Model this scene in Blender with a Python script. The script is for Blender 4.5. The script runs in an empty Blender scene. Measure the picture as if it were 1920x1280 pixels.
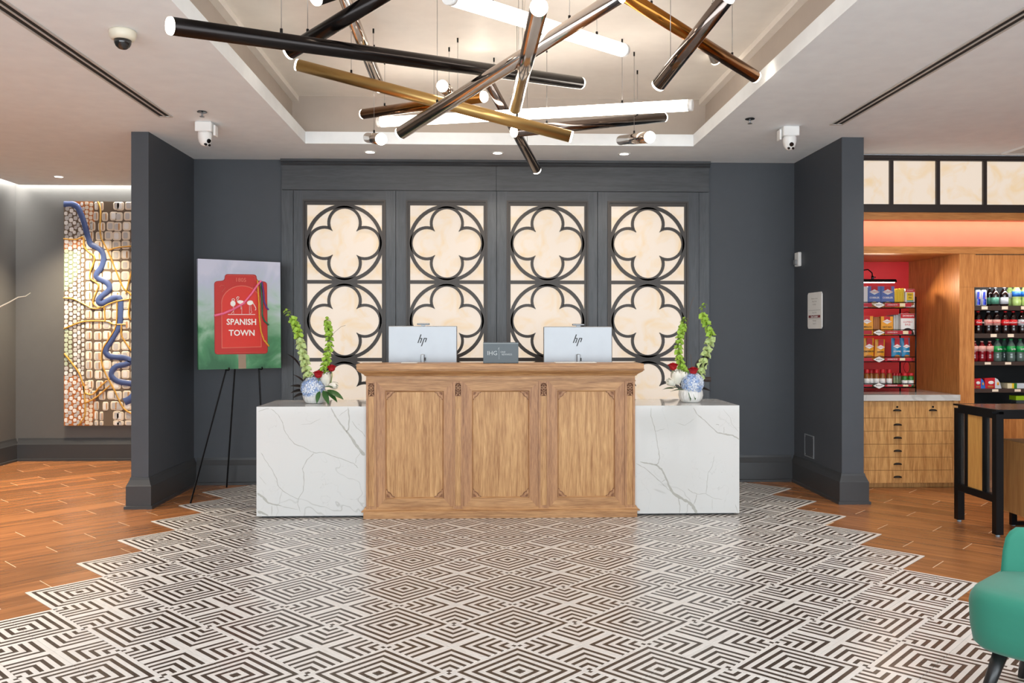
import bpy, math, random
from mathutils import Vector, Matrix
random.seed(7)
SC = bpy.context.scene
COL = SC.collection
PI = math.pi

# ------------------------------------------------------------------ camera
# metric survey of the place: X right, Y depth, Z up; back wall at Y=7.9, ceiling at 2.967 m
FPX, YHOR, YAW = 1605.0, 624.0, 0.0337
CAMX, CAMZ = -0.149, 1.382
cam_d = bpy.data.cameras.new('camera'); cam = bpy.data.objects.new('camera', cam_d); COL.objects.link(cam)
cam.location = (CAMX, 0, CAMZ); cam.rotation_euler = (PI/2, 0, -YAW)
cam_d.sensor_width = 36; cam_d.lens = FPX*36/1920; cam_d.shift_y = -(640-YHOR)/1920
cam_d.clip_start = .05; cam_d.clip_end = 100
SC.camera = cam

# ------------------------------------------------------------------ world, lights, exposure
w = bpy.data.worlds.new('World'); SC.world = w; w.use_nodes = True
w.node_tree.nodes['Background'].inputs[0].default_value = (.86, .94, 1, 1)
w.node_tree.nodes['Background'].inputs[1].default_value = 4.6
VS = SC.view_settings
VS.view_transform = 'Standard'; VS.look = 'None'; VS.exposure = -0.1; VS.gamma = 1.0
VS.use_curve_mapping = False
try:
    SC.cycles.use_denoising = True
    SC.cycles.max_bounces = 8
    SC.cycles.sample_clamp_indirect = 6
except Exception: pass

def area_light(name, loc, rot, sx, sy, power, col):
    d = bpy.data.lights.new(name, 'AREA'); d.shape = 'RECTANGLE'; d.size = sx; d.size_y = sy
    d.energy = power; d.color = col
    o = bpy.data.objects.new(name, d); COL.objects.link(o); o.location = loc; o.rotation_euler = rot
    return o
# daylight through the glazed street front behind the camera
area_light('front_window_daylight', (0, -2.4, 1.45), (PI/2+.8, 0, 0), 10.5, 2.6, 190, (.84, .93, 1))

def spot(name, loc, power, col, ang=95, blend=.7, size=.06, rot=(0, 0, 0)):
    d = bpy.data.lights.new(name, 'SPOT'); d.energy = power; d.color = col
    d.spot_size = math.radians(ang); d.spot_blend = blend; d.shadow_soft_size = size
    o = bpy.data.objects.new(name, d); COL.objects.link(o); o.location = loc; o.rotation_euler = rot
    return o

# added fill spots without fixtures, brightening the lobby floor and ceiling
for _x in (-3.9, -2.2, 2.05, 3.9):
    for _y in (-.6, 1.4, 3.3, 5.0):
        spot('lobby_fill_spot', (_x, _y, 2.95), 80, (.95, .97, 1), 125, .8, .08)
# ------------------------------------------------------------------ helpers
_c, _s = math.cos(YAW), math.sin(YAW)
def ray(x, y):
    a = (x-960)/FPX
    return (_s+a*_c, _c-a*_s, -(y-YHOR)/FPX)
def atY(x, y, Y):
    d = ray(x, y); t = Y/d[1]; return Vector((CAMX+d[0]*t, Y, CAMZ+d[2]*t))
def atZ(x, y, Z):
    d = ray(x, y); t = (Z-CAMZ)/d[2]; return Vector((CAMX+d[0]*t, d[1]*t, Z))
def atX(x, y, X):
    d = ray(x, y); t = (X-CAMX)/d[0]; return Vector((X, d[1]*t, CAMZ+d[2]*t))
def atD(x, y, D):
    d = ray(x, y); return Vector((CAMX+d[0]*D, d[1]*D, CAMZ+d[2]*D))
def to_px(p):
    dx = p[0]-CAMX; zc = _s*dx+_c*p[1]; xc = _c*dx-_s*p[1]
    if zc < .1: return None
    return (960+FPX*xc/zc, YHOR-FPX*(p[2]-CAMZ)/zc)

def lin(c):
    c = c/255
    return c/12.92 if c <= .04045 else ((c+.055)/1.055)**2.4
def rgb(r, g, b): return (lin(r), lin(g), lin(b), 1)

MATS = {}
def base_mat(name):
    m = bpy.data.materials.new(name); m.use_nodes = True
    b = m.node_tree.nodes['Principled BSDF']
    MATS[name] = m
    return m, m.node_tree.nodes, m.node_tree.links, b
def plain(name, col, rough=.5, metal=0, spec=.5, emit=None, es=0, trans=0, alpha=1, coat=0, sheen=0, bump=0, bscale=60):
    m, n, l, b = base_mat(name)
    b.inputs['Roughness'].default_value = rough; b.inputs['Metallic'].default_value = metal
    b.inputs['Specular IOR Level'].default_value = spec
    b.inputs['Coat Weight'].default_value = coat
    b.inputs['Sheen Weight'].default_value = sheen
    b.inputs['Transmission Weight'].default_value = trans
    # every surface gets a faint procedural tone variation
    tc = n.new('ShaderNodeTexCoord'); nz = n.new('ShaderNodeTexNoise'); nz.inputs['Scale'].default_value = 9
    nz.inputs['Detail'].default_value = 3
    mx = n.new('ShaderNodeMix'); mx.data_type = 'RGBA'
    mx.inputs[6].default_value = (col[0]*.93, col[1]*.93, col[2]*.93, 1)
    mx.inputs[7].default_value = (min(1, col[0]*1.05), min(1, col[1]*1.05), min(1, col[2]*1.05), 1)
    l.new(tc.outputs['Object'], nz.inputs['Vector']); l.new(nz.outputs['Fac'], mx.inputs[0]); l.new(mx.outputs[2], b.inputs['Base Color'])
    if bump:
        n2 = n.new('ShaderNodeTexNoise'); n2.inputs['Scale'].default_value = bscale; n2.inputs['Detail'].default_value = 4
        bp = n.new('ShaderNodeBump'); bp.inputs['Strength'].default_value = bump; bp.inputs['Distance'].default_value = .01
        l.new(tc.outputs['Object'], n2.inputs['Vector']); l.new(n2.outputs['Fac'], bp.inputs['Height']); l.new(bp.outputs['Normal'], b.inputs['Normal'])
    if emit:
        b.inputs['Emission Color'].default_value = emit; b.inputs['Emission Strength'].default_value = es
    return m

def wood(name, c1, c2, axis='z', scale=1.0, rough=.45, c3=None, coat=0, contrast=1.0, randomize=False, spec=.4):
    """grain running along the given axis"""
    m, n, l, b = base_mat(name)
    b.inputs['Roughness'].default_value = rough; b.inputs['Coat Weight'].default_value = coat
    b.inputs['Specular IOR Level'].default_value = spec
    tc = n.new('ShaderNodeTexCoord'); mp = n.new('ShaderNodeMapping')
    s = {'x': (1.0, 14, 14), 'y': (14, 1.0, 14), 'z': (14, 14, 1.0)}[axis]
    mp.inputs['Scale'].default_value = tuple(k*scale for k in s)
    l.new(tc.outputs['Object'], mp.inputs['Vector'])
    vec = mp.outputs['Vector']
    if randomize:
        oi = n.new('ShaderNodeObjectInfo'); ml = n.new('ShaderNodeMath'); ml.operation = 'MULTIPLY'; ml.inputs[1].default_value = 57
        ad = n.new('ShaderNodeVectorMath'); ad.operation = 'ADD'
        l.new(oi.outputs['Random'], ml.inputs[0]); l.new(mp.outputs['Vector'], ad.inputs[0]); l.new(ml.outputs[0], ad.inputs[1])
        vec = ad.outputs['Vector']
    n1 = n.new('ShaderNodeTexNoise'); n1.inputs['Scale'].default_value = 1.6; n1.inputs['Detail'].default_value = 6; n1.inputs['Distortion'].default_value = 1.1
    n2 = n.new('ShaderNodeTexNoise'); n2.inputs['Scale'].default_value = 8; n2.inputs['Detail'].default_value = 5
    l.new(vec, n1.inputs['Vector']); l.new(vec, n2.inputs['Vector'])
    av = n.new('ShaderNodeMath'); av.operation = 'MULTIPLY_ADD'; av.inputs[1].default_value = .45
    sc2 = n.new('ShaderNodeMath'); sc2.operation = 'MULTIPLY'; sc2.inputs[1].default_value = .55
    l.new(n1.outputs['Fac'], sc2.inputs[0]); l.new(n2.outputs['Fac'], av.inputs[0]); l.new(sc2.outputs[0], av.inputs[2])
    rp = n.new('ShaderNodeValToRGB'); e = rp.color_ramp.elements
    e[0].position = .5-.16/contrast; e[0].color = c2; e[1].position = .5+.10/contrast; e[1].color = c1
    if c3:
        k = e.new(.5+.2/contrast); k.color = c3
    l.new(av.outputs[0], rp.inputs[0])
    out = rp.outputs['Color']
    if randomize:
        hs = n.new('ShaderNodeHueSaturation'); mr = n.new('ShaderNodeMapRange'); mr.inputs[3].default_value = .78; mr.inputs[4].default_value = 1.15
        l.new(oi.outputs['Random'], mr.inputs[0]); l.new(mr.outputs[0], hs.inputs['Value']); l.new(out, hs.inputs['Color']); out = hs.outputs['Color']
    l.new(out, b.inputs['Base Color'])
    bp = n.new('ShaderNodeBump'); bp.inputs['Strength'].default_value = .08; bp.inputs['Distance'].default_value = .004
    l.new(n2.outputs['Fac'], bp.inputs['Height']); l.new(bp.outputs['Normal'], b.inputs['Normal'])
    return m

def marble(name, seed=0., thick=.010, dark=.55):
    m, n, l, b = base_mat(name)
    b.inputs['Roughness'].default_value = .07; b.inputs['Specular IOR Level'].default_value = .55
    tc = n.new('ShaderNodeTexCoord'); mp = n.new('ShaderNodeMapping'); mp.inputs['Location'].default_value = (seed, seed*.7, seed*1.3)
    mp.inputs['Rotation'].default_value = (.2, .55, .1)
    l.new(tc.outputs['Object'], mp.inputs['Vector'])
    last = None
    for sc_, wd, st, det in ((1.15, thick, .4, 4), (2.3, thick*.8, .25, 5), (4.6, .003, .12, 4)):
        nz = n.new('ShaderNodeTexNoise'); nz.inputs['Scale'].default_value = sc_; nz.inputs['Detail'].default_value = det
        nz.inputs['Roughness'].default_value = .52; nz.inputs['Distortion'].default_value = .35
        l.new(mp.outputs['Vector'], nz.inputs['Vector'])
        sb = n.new('ShaderNodeMath'); sb.operation = 'SUBTRACT'; sb.inputs[1].default_value = .5
        ab = n.new('ShaderNodeMath'); ab.operation = 'ABSOLUTE'
        mr = n.new('ShaderNodeMapRange'); mr.inputs[1].default_value = wd*.3; mr.inputs[2].default_value = wd; mr.inputs[3].default_value = st; mr.inputs[4].default_value = 0
        l.new(nz.outputs['Fac'], sb.inputs[0]); l.new(sb.outputs[0], ab.inputs[0]); l.new(ab.outputs[0], mr.inputs[0])
        mk = n.new('ShaderNodeTexNoise'); mk.inputs['Scale'].default_value = sc_*1.3
        l.new(tc.outputs['Object'], mk.inputs['Vector'])
        mm = n.new('ShaderNodeMapRange'); mm.inputs[1].default_value = .42; mm.inputs[2].default_value = .62
        l.new(mk.outputs['Fac'], mm.inputs[0])
        pr = n.new('ShaderNodeMath'); pr.operation = 'MULTIPLY'; l.new(mr.outputs[0], pr.inputs[0]); l.new(mm.outputs[0], pr.inputs[1])
        if last is None: last = pr.outputs[0]
        else:
            mxm = n.new('ShaderNodeMath'); mxm.operation = 'MAXIMUM'; l.new(last, mxm.inputs[0]); l.new(pr.outputs[0], mxm.inputs[1]); last = mxm.outputs[0]
    mx = n.new('ShaderNodeMix'); mx.data_type = 'RGBA'; mx.inputs[6].default_value = rgb(208, 207, 204); mx.inputs[7].default_value = rgb(150, 148, 140)
    l.new(last, mx.inputs[0]); l.new(mx.outputs[2], b.inputs['Base Color'])
    return m

def onyx(name, strength):
    """backlit stone pane: cloudy warm white that gives off light"""
    m, n, l, b = base_mat(name)
    tc = n.new('ShaderNodeTexCoord')
    nz = n.new('ShaderNodeTexNoise'); nz.inputs['Scale'].default_value = 5; nz.inputs['Detail'].default_value = 4; nz.inputs['Distortion'].default_value = 1.2
    rp = n.new('ShaderNodeValToRGB'); e = rp.color_ramp.elements
    e[0].position = .30; e[0].color = rgb(247, 216, 172); e[1].position = .52; e[1].color = rgb(249, 231, 212)
    l.new(tc.outputs['Object'], nz.inputs['Vector']); l.new(nz.outputs['Fac'], rp.inputs[0])
    b.inputs['Base Color'].default_value = (.16, .14, .12, 1); b.inputs['Roughness'].default_value = .3; b.inputs['Specular IOR Level'].default_value = .3
    l.new(rp.outputs['Color'], b.inputs['Emission Color']); b.inputs['Emission Strength'].default_value = strength
    return m

class MB:
    """collects shapes; build() links them as ONE mesh object"""
    def __init__(s): s.v = []; s.f = []; s.m = []; s.sm = []; s.uv = None
    def add(s, vs, fs, mi=0, smooth=False):
        o = len(s.v); s.v += [tuple(p) for p in vs]
        for f in fs: s.f.append([o+i for i in f]); s.m.append(mi); s.sm.append(smooth)
        return s
    def box(s, x0, x1, y0, y1, z0, z1, mi=0):
        return s.add([(x0,y0,z0),(x1,y0,z0),(x1,y1,z0),(x0,y1,z0),(x0,y0,z1),(x1,y0,z1),(x1,y1,z1),(x0,y1,z1)],
                     [(0,3,2,1),(4,5,6,7),(0,1,5,4),(1,2,6,5),(2,3,7,6),(3,0,4,7)], mi)
    def cbox(s, x0, x1, y0, y1, z0, z1, c, mi=0):
        """box with chamfered vertical + top edges (approx. rounded)"""
        pts = [(x0+c,y0),(x1-c,y0),(x1,y0+c),(x1,y1-c),(x1-c,y1),(x0+c,y1),(x0,y1-c),(x0,y0+c)]
        ins = [(min(max(x, x0+c), x1-c), min(max(y, y0+c), y1-c)) for x, y in pts]
        vs = [(x,y,z0+c) for x, y in pts]+[(x,y,z1-c) for x, y in pts]+[(x,y,z1) for x, y in ins]+[(x,y,z0) for x, y in ins]
        fs = []
        for i in range(8):
            j = (i+1) % 8
            fs += [(i,j,8+j,8+i), (8+i,8+j,16+j,16+i), (24+i,24+j,j,i)]
        fs += [(16,18,20,22) if False else tuple(range(16,24)), tuple(range(31,23,-1))]
        return s.add(vs, fs, mi)
    def prism(s, poly, y0, y1, mi=0, plane='xz', smooth=False):
        """poly (ccw seen from -Y for xz) extruded y0..y1"""
        n = len(poly)
        if plane == 'xz': mk = lambda p, t: (p[0], t, p[1])
        elif plane == 'xy': mk = lambda p, t: (p[0], p[1], t)
        else: mk = lambda p, t: (t, p[0], p[1])
        vs = [mk(p, y0) for p in poly]+[mk(p, y1) for p in poly]
        fs = [tuple(range(n)), tuple(range(2*n-1, n-1, -1))]
        s.add(vs, fs, mi)
        o = len(s.v)-2*n
        for i in range(n):
            j = (i+1) % n
            s.f.append([o+j, o+i, o+n+i, o+n+j]); s.m.append(mi); s.sm.append(smooth)
        return s
    def cyl(s, p0, p1, r0, r1=None, n=14, caps=True, mi=0, smooth=True):
        r1 = r0 if r1 is None else r1
        p0 = Vector(p0); p1 = Vector(p1); d = (p1-p0)
        if d.length < 1e-9: return s
        d.normalize(); a = d.orthogonal().normalized(); b = d.cross(a)
        vs = []
        for p, r in ((p0, r0), (p1, r1)):
            for i in range(n):
                t = 2*PI*i/n; vs.append(p+(a*math.cos(t)+b*math.sin(t))*r)
        s.add(vs, [(i, (i+1) % n, n+(i+1) % n, n+i) for i in range(n)], mi, smooth)
        if caps:
            o = len(s.v)-2*n
            s.f.append([o+i for i in range(n-1, -1, -1)]); s.f.append([o+n+i for i in range(n)]); s.m += [mi, mi]; s.sm += [False, False]
        return s
    def path(s, pts, r, n=8, mi=0, taper=None):
        pts = [Vector(p) for p in pts]; N = len(pts); rings = []
        up = Vector((.13, .27, .95)).normalized()
        for i, p in enumerate(pts):
            d = (pts[min(i+1, N-1)]-pts[max(i-1, 0)]).normalized()
            a = d.cross(up)
            if a.length < .05: a = d.cross(Vector((1, 0, 0)))
            a.normalize(); b = d.cross(a)
            rr = r if taper is None else r+(taper-r)*i/(N-1)
            rings.append([p+(a*math.cos(2*PI*k/n)+b*math.sin(2*PI*k/n))*rr for k in range(n)])
        vs = [q for rg in rings for q in rg]
        fs = [(i*n+k, i*n+(k+1) % n, (i+1)*n+(k+1) % n, (i+1)*n+k) for i in range(N-1) for k in range(n)]
        s.add(vs, fs, mi, True)
        s.add(rings[0], [tuple(range(n-1, -1, -1))], mi); s.add(rings[-1], [tuple(range(n))], mi)
        return s
    def lathe(s, prof, c=(0, 0, 0), n=20, mi=0, rib=0, ribn=0):
        vs = []; N = len(prof)
        for (r, z) in prof:
            for i in range(n):
                t = 2*PI*i/n; rr = r*(1+rib*math.cos(ribn*t)) if rib else r
                vs.append((c[0]+rr*math.cos(t), c[1]+rr*math.sin(t), c[2]+z))
        fs = [(i*n+k, i*n+(k+1) % n, (i+1)*n+(k+1) % n, (i+1)*n+k) for i in range(N-1) for k in range(n)]
        s.add(vs, fs, mi, True)
        o = len(s.v)-n*N
        s.f.append([o+k for k in range(n-1, -1, -1)]); s.f.append([o+(N-1)*n+k for k in range(n)]); s.m += [mi, mi]; s.sm += [False, False]
        return s
    def ball(s, c, rx, ry=None, rz=None, nu=12, nv=8, mi=0):
        ry = ry or rx; rz = rz or rx
        vs = [(c[0], c[1], c[2]-rz)]
        for j in range(1, nv):
            t = -PI/2+PI*j/nv
            for i in range(nu):
                p = 2*PI*i/nu; vs.append((c[0]+rx*math.cos(t)*math.cos(p), c[1]+ry*math.cos(t)*math.sin(p), c[2]+rz*math.sin(t)))
        vs.append((c[0], c[1], c[2]+rz)); L = len(vs)-1
        fs = [(0, 1+(i+1) % nu, 1+i) for i in range(nu)]
        for j in range(nv-2):
            a = 1+j*nu; fs += [(a+i, a+(i+1) % nu, a+nu+(i+1) % nu, a+nu+i) for i in range(nu)]
        a = 1+(nv-2)*nu; fs += [(a+i, a+(i+1) % nu, L) for i in range(nu)]
        return s.add(vs, fs, mi, True)
    def xf(s, M):
        s.v = [tuple(M @ Vector(p)) for p in s.v]; return s
    def build(s, name, mats, parent=None, bevel=0, local=False, kind=None, data_only=False, origin=None):
        off = Vector((0, 0, 0)); loc = None
        if parent is not None and not local:
            p = parent
            while p is not None: off += p.location; p = p.parent
        elif parent is None and not local and origin != 'world':
            xs = [p[0] for p in s.v]; ys = [p[1] for p in s.v]; zs = [p[2] for p in s.v]
            off = Vector(((min(xs)+max(xs))/2, (min(ys)+max(ys))/2, min(zs))); loc = off.copy()
        me = bpy.data.meshes.new(name)
        me.from_pydata([(a-off.x, b-off.y, c-off.z) for a, b, c in s.v], [], s.f)
        if not isinstance(mats, (list, tuple)): mats = [mats]
        for m in mats: me.materials.append(MATS[m] if isinstance(m, str) else m)
        me.polygons.foreach_set('material_index', s.m); me.polygons.foreach_set('use_smooth', s.sm)
        me.update()
        if data_only: return me
        o = bpy.data.objects.new(name, me); COL.objects.link(o)
        if loc is not None: o.location = loc
        if parent is not None: o.parent = parent
        if bevel:
            bm = o.modifiers.new('bevel', 'BEVEL'); bm.width = bevel; bm.segments = 2; bm.limit_method = 'ANGLE'; bm.angle_limit = .7
        if kind: o['kind'] = kind
        return o

def tag(o, label, cat, group=None):
    o['label'] = label; o['category'] = cat
    if group: o['group'] = group
    return o
def thing(name, label, cat, loc=(0, 0, 0), group=None, rot=None):
    o = bpy.data.objects.new(name, None); COL.objects.link(o); o.location = loc; o.empty_display_size = .05
    if rot: o.rotation_euler = rot
    return tag(o, label, cat, group)
def struct(o): o['kind'] = 'structure'; return o
def copy_tree(o, parent=None):
    c = o.copy(); COL.objects.link(c)
    if parent is not None: c.parent = parent
    for ch in list(o.children): copy_tree(ch, c)
    return c
def text_mb(body, size, mi=0, bold=0., xs=1.0, shear=0., depth=.0004):
    cu = bpy.data.curves.new('lettering', 'FONT'); cu.body = body; cu.size = size; cu.align_x = 'CENTER'; cu.align_y = 'CENTER'
    cu.offset = bold; cu.extrude = depth; cu.shear = shear; cu.resolution_u = 2
    ob = bpy.data.objects.new('lettering', cu); COL.objects.link(ob)
    dg = bpy.context.evaluated_depsgraph_get(); dg.update()
    me = ob.evaluated_get(dg).to_mesh()
    vs = [(v.co.x*xs, v.co.y, v.co.z) for v in me.vertices]; fs = [tuple(p.vertices) for p in me.polygons]
    ob.evaluated_get(dg).to_mesh_clear(); bpy.data.objects.remove(ob); bpy.data.curves.remove(cu)
    mb = MB(); mb.add(vs, fs, mi); return mb
FRONT = Matrix.Rotation(PI/2, 4, 'X')                                   # lettering that faces the camera side (-Y)
def text_front(body, size, c, **k): return text_mb(body, size, **k).xf(Matrix.Translation(c) @ FRONT)
def text_left(body, size, c, **k): return text_mb(body, size, **k).xf(Matrix.Translation(c) @ Matrix.Rotation(-PI/2, 4, 'Z') @ FRONT)

# ------------------------------------------------------------------ materials
plain('slate_paint', rgb(67, 71, 77), .55, bump=.05, bscale=200)
plain('slate_base', rgb(56, 57, 59), .4)
wood('slate_wood', rgb(76, 79, 83), rgb(58, 61, 65), 'z', 1.2, .38)
wood('slate_wood_h', rgb(74, 76, 79), rgb(57, 59, 62), 'x', 1.2, .38)
plain('grey_paint', rgb(92, 91, 89), .5, bump=.05, bscale=200)
plain('ceiling_white', rgb(240, 246, 251), .8)
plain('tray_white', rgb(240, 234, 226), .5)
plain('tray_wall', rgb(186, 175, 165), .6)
plain('tracery_metal', rgb(56, 50, 46), .4, .3)
onyx('onyx_pane', .82)
onyx('onyx_clerestory', .85)
wood('oak_v', rgb(204, 158, 105), rgb(156, 107, 62), 'z', 1.5, .42, rgb(216, 174, 122), contrast=1.0)
wood('oak_h', rgb(195, 148, 100), rgb(146, 101, 63), 'x', 1.5, .42, rgb(208, 164, 116), contrast=1.0)
wood('oak_stile', rgb(188, 140, 97), rgb(142, 97, 66), 'z', 2.0, .42)
plain('carved_shade_oak', rgb(128, 82, 48), .6)  # dark brown that puts shade into the desk's carved recesses
wood('market_oak', rgb(206, 140, 78), rgb(166, 100, 48), 'z', 1.2, .4, rgb(214, 152, 90))
wood('market_oak_h', rgb(206, 140, 78), rgb(170, 104, 52), 'x', 1.2, .4)
wood('drawer_oak', rgb(220, 170, 108), rgb(176, 124, 70), 'z', 1.6, .4, rgb(228, 180, 118), contrast=1.2)
wood('table_oak', rgb(222, 168, 92), rgb(196, 136, 66), 'z', 1.2, .35)
wood('plank_wood', rgb(166, 110, 66), rgb(116, 73, 43), 'x', .5, .26, rgb(186, 130, 80), contrast=.8, randomize=True, spec=.5)
marble('marble', 3.1, .003); marble('marble_b', 11.4, .003); marble('quartz_top', 5.5)
plain('black_metal', rgb(22, 21, 22), .35, .6)
plain('black_plastic', rgb(26, 26, 28), .45)
plain('bronze_black', rgb(38, 34, 33), .22, .85)
plain('brass', rgb(196, 162, 104), .36, 1.0)
plain('copper_brass', rgb(150, 98, 44), .2, 1.0)
plain('polished_chrome', rgb(206, 196, 188), .12, 1.0)
plain('dark_chrome', rgb(122, 110, 104), .12, 1.0)
plain('lamp_end', rgb(255, 245, 230), .4, emit=(1, .88, .72, 1), es=18)
plain('tube_glow', rgb(255, 245, 235), .4, emit=(1, .91, .80, 1), es=11)
plain('cove_led', rgb(255, 240, 220), .5, emit=(1, .84, .66, 1), es=16)
plain('cove_led_white', rgb(255, 250, 245), .5, emit=(1, .96, .9, 1), es=40)
plain('market_led', rgb(255, 220, 190), .5, emit=(1, .68, .5, 1), es=13)
plain('cooler_fill_led', rgb(250, 252, 255), .5, emit=(.95, .98, 1, 1), es=25)
plain('downlight_lens', rgb(255, 250, 240), .4, emit=(1, .95, .86, 1), es=8)
plain('white_plastic', rgb(238, 238, 236), .35)
plain('cream_plastic', rgb(226, 219, 200), .4)
plain('smoked_dome', rgb(28, 28, 30), .05, 0, .8)
plain('lens_black', rgb(16, 16, 18), .1)
plain('steel_wire', rgb(150, 148, 146), .3, .9)
plain('duct_shade_black', rgb(30, 29, 28), .8)
plain('diffuser_grey', rgb(196, 192, 188), .5)
plain('grout', rgb(206, 178, 146), .8)
plain('tile_grout', rgb(150, 142, 134), .8)
plain('silver', rgb(156, 158, 161), .36, .55)
plain('silver_dark', rgb(120, 122, 124), .3, .8)
plain('paper', rgb(240, 238, 234), .6)
plain('plaque_teal', rgb(84, 95, 101), .4)
plain('plaque_text', rgb(196, 202, 204), .4)
plain('red_wall', rgb(232, 50, 52), .5)
plain('salmon_wall', rgb(232, 160, 136), .6)
plain('green_velvet', rgb(34, 118, 96), .75, sheen=.15, bump=.12, bscale=18)
plain('leg_black', rgb(30, 29, 30), .3)
plain('clear_glass', rgb(220, 228, 230), .03, trans=.95, spec=.5)
plain('fridge_black', rgb(14, 14, 15), .35)
plain('fridge_shelf', rgb(62, 44, 36), .5)
plain('price_tag', rgb(244, 226, 204), .6)
plain('rubber_foot', rgb(170, 186, 196), .4)

# floor tile: nested angles printed on each cement tile (flat print, from the tile's own corner)
def tile_mat():
    m, n, l, b = base_mat('tile_print')
    uv = n.new('ShaderNodeUVMap'); uv.uv_map = 'corner'
    sp = n.new('ShaderNodeSeparateXYZ'); l.new(uv.outputs[0], sp.inputs[0])
    mx = n.new('ShaderNodeMath'); mx.operation = 'MAXIMUM'; l.new(sp.outputs[0], mx.inputs[0]); l.new(sp.outputs[1], mx.inputs[1])
    ml = n.new('ShaderNodeMath'); ml.operation = 'MULTIPLY'; ml.inputs[1].default_value = 5; l.new(mx.outputs[0], ml.inputs[0])
    fr = n.new('ShaderNodeMath'); fr.operation = 'FRACT'; l.new(ml.outputs[0], fr.inputs[0])
    lt = n.new('ShaderNodeMath'); lt.operation = 'LESS_THAN'; lt.inputs[1].default_value = .455; l.new(fr.outputs[0], lt.inputs[0])
    tc = n.new('ShaderNodeTexCoord'); nz = n.new('ShaderNodeTexNoise'); nz.inputs['Scale'].default_value = 14; nz.inputs['Detail'].default_value = 4
    l.new(tc.outputs['Object'], nz.inputs['Vector'])
    a = n.new('ShaderNodeMix'); a.data_type = 'RGBA'; a.inputs[6].default_value = rgb(208, 203, 197); a.inputs[7].default_value = rgb(222, 217, 211)
    d = n.new('ShaderNodeMix'); d.data_type = 'RGBA'; d.inputs[6].default_value = rgb(58, 48, 40); d.inputs[7].default_value = rgb(78, 65, 54)
    l.new(nz.outputs['Fac'], a.inputs[0]); l.new(nz.outputs['Fac'], d.inputs[0])
    k = n.new('ShaderNodeMix'); k.data_type = 'RGBA'; l.new(lt.outputs[0], k.inputs[0]); l.new(a.outputs[2], k.inputs[6]); l.new(d.outputs[2], k.inputs[7])
    l.new(k.outputs[2], b.inputs['Base Color']); b.inputs['Roughness'].default_value = .3; b.inputs['Specular IOR Level'].default_value = .38
    return m
tile_mat()

# ================================================================== FLOOR
DG = .574                                  # diagonal of one concentric square (2 x 2 tiles of 20.3 cm)
T = DG/math.sqrt(2)/2
Y0T = 3.486                                # row 0 of the concentric squares
XL, XR, YF, YN = -5.2, 6.6, 9.43, -2.5
mb = MB(); mb.box(XL-.1, XR+.1, YN, YF+.1, -.12, -.0012)
floor = struct(mb.build('floor', 'grout', origin='world'))

def in_frame(x, y, mrg=60):
    p = to_px((x, y, 0))
    return p and -mrg < p[0] < 1920+mrg and p[1] < 1280+mrg

# --- cement tiles
def tile_shape(x, y, ang, mb, uvs, c=.0016, g=.0006):
    h = T/2-g
    M = Matrix.Translation((x, y, 0)) @ Matrix.Rotation(ang, 4, 'Z')
    q = [(-h,-h),(h,-h),(h,h),(-h,h)]; hi = h-c
    qi = [(-hi,-hi),(hi,-hi),(hi,hi),(-hi,hi)]
    vs = [M @ Vector((a, b, .0005)) for a, b in q]+[M @ Vector((a, b, .0028)) for a, b in q]+[M @ Vector((a, b, .004)) for a, b in qi]
    fs = [(8,9,10,11)]
    for i in range(4):
        j = (i+1) % 4; fs += [(i,j,4+j,4+i),(4+i,4+j,8+j,8+i)]
    mb.add(vs, fs)
    l2 = [((a+T/2)/T, (b+T/2)/T) for a, b in q+q+qi]
    for f in fs: uvs.extend(l2[i] for i in f)
def add_uv(me, uvs):
    ly = me.uv_layers.new(name='corner')
    ly.data.foreach_set('uv', [c for u in uvs for c in u])
mb = MB(); uvs = []; tile_shape(0, 0, 0, mb, uvs)
tile_me = mb.build('tile', 'tile_print', data_only=True, local=True, origin='world'); add_uv(tile_me, uvs)
cells = []
r2 = math.sqrt(.5)
for j2 in range(-14, 18):                  # half-diagonal steps: concentric squares where both are even, crossed squares where both are odd
    for i2 in range(-9, 10):
        if (i2+j2) % 2: continue
        conc = i2 % 2 == 0
        if abs(i2) > 8: continue
        cx, cy = i2*DG/2, Y0T+j2*DG/2
        for k in range(4):
            a = PI/4+k*PI/2                # local +x,+y tile quadrant turned by a
            off = Vector((T/2, T/2, 0)); off.rotate(Matrix.Rotation(a, 3, 'Z'))
            x, y = cx+off.x, cy+off.y
            if y > 7.93 or y < -2.3: continue
            cells.append((x, y, a if conc else a+PI))
def hidden(x, y): return -1.8 < x < 1.76 and 6.5 < y < 7.8
order = sorted([c for c in cells if in_frame(c[0], c[1], 30) and not hidden(c[0], c[1])], key=lambda c: c[1])
big = order[:300]; bigset = set((c[0], c[1]) for c in big)
for x, y, a in big:
    o = bpy.data.objects.new('floor_tile', tile_me); COL.objects.link(o); o.parent = floor; o.location = (x, y, 0); o.rotation_euler = (0, 0, a)
mb = MB(); uvs = []
for x, y, a in cells:
    if (x, y) not in bigset: tile_shape(x, y, a, mb, uvs)
o = mb.build('tile_field', 'tile_print', floor, kind='stuff'); add_uv(o.data, uvs)
# grout bed below the tiles: outline follows the stepped border
lft = []; rgt = []
for j in range(-9, 8):
    yc = Y0T+j*DG
    rgt += [(4*DG, yc-DG/2), (4.5*DG, yc)]; lft += [(-4*DG, yc-DG/2), (-4.5*DG, yc)]
rgt.append((4*DG, Y0T+7.5*DG)); lft.append((-4*DG, Y0T+7.5*DG))
mb = MB(); mb.prism(rgt+lft[::-1], -.001, .0018, plane='xy'); mb.build('grout_bed', 'tile_grout', floor)

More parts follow.
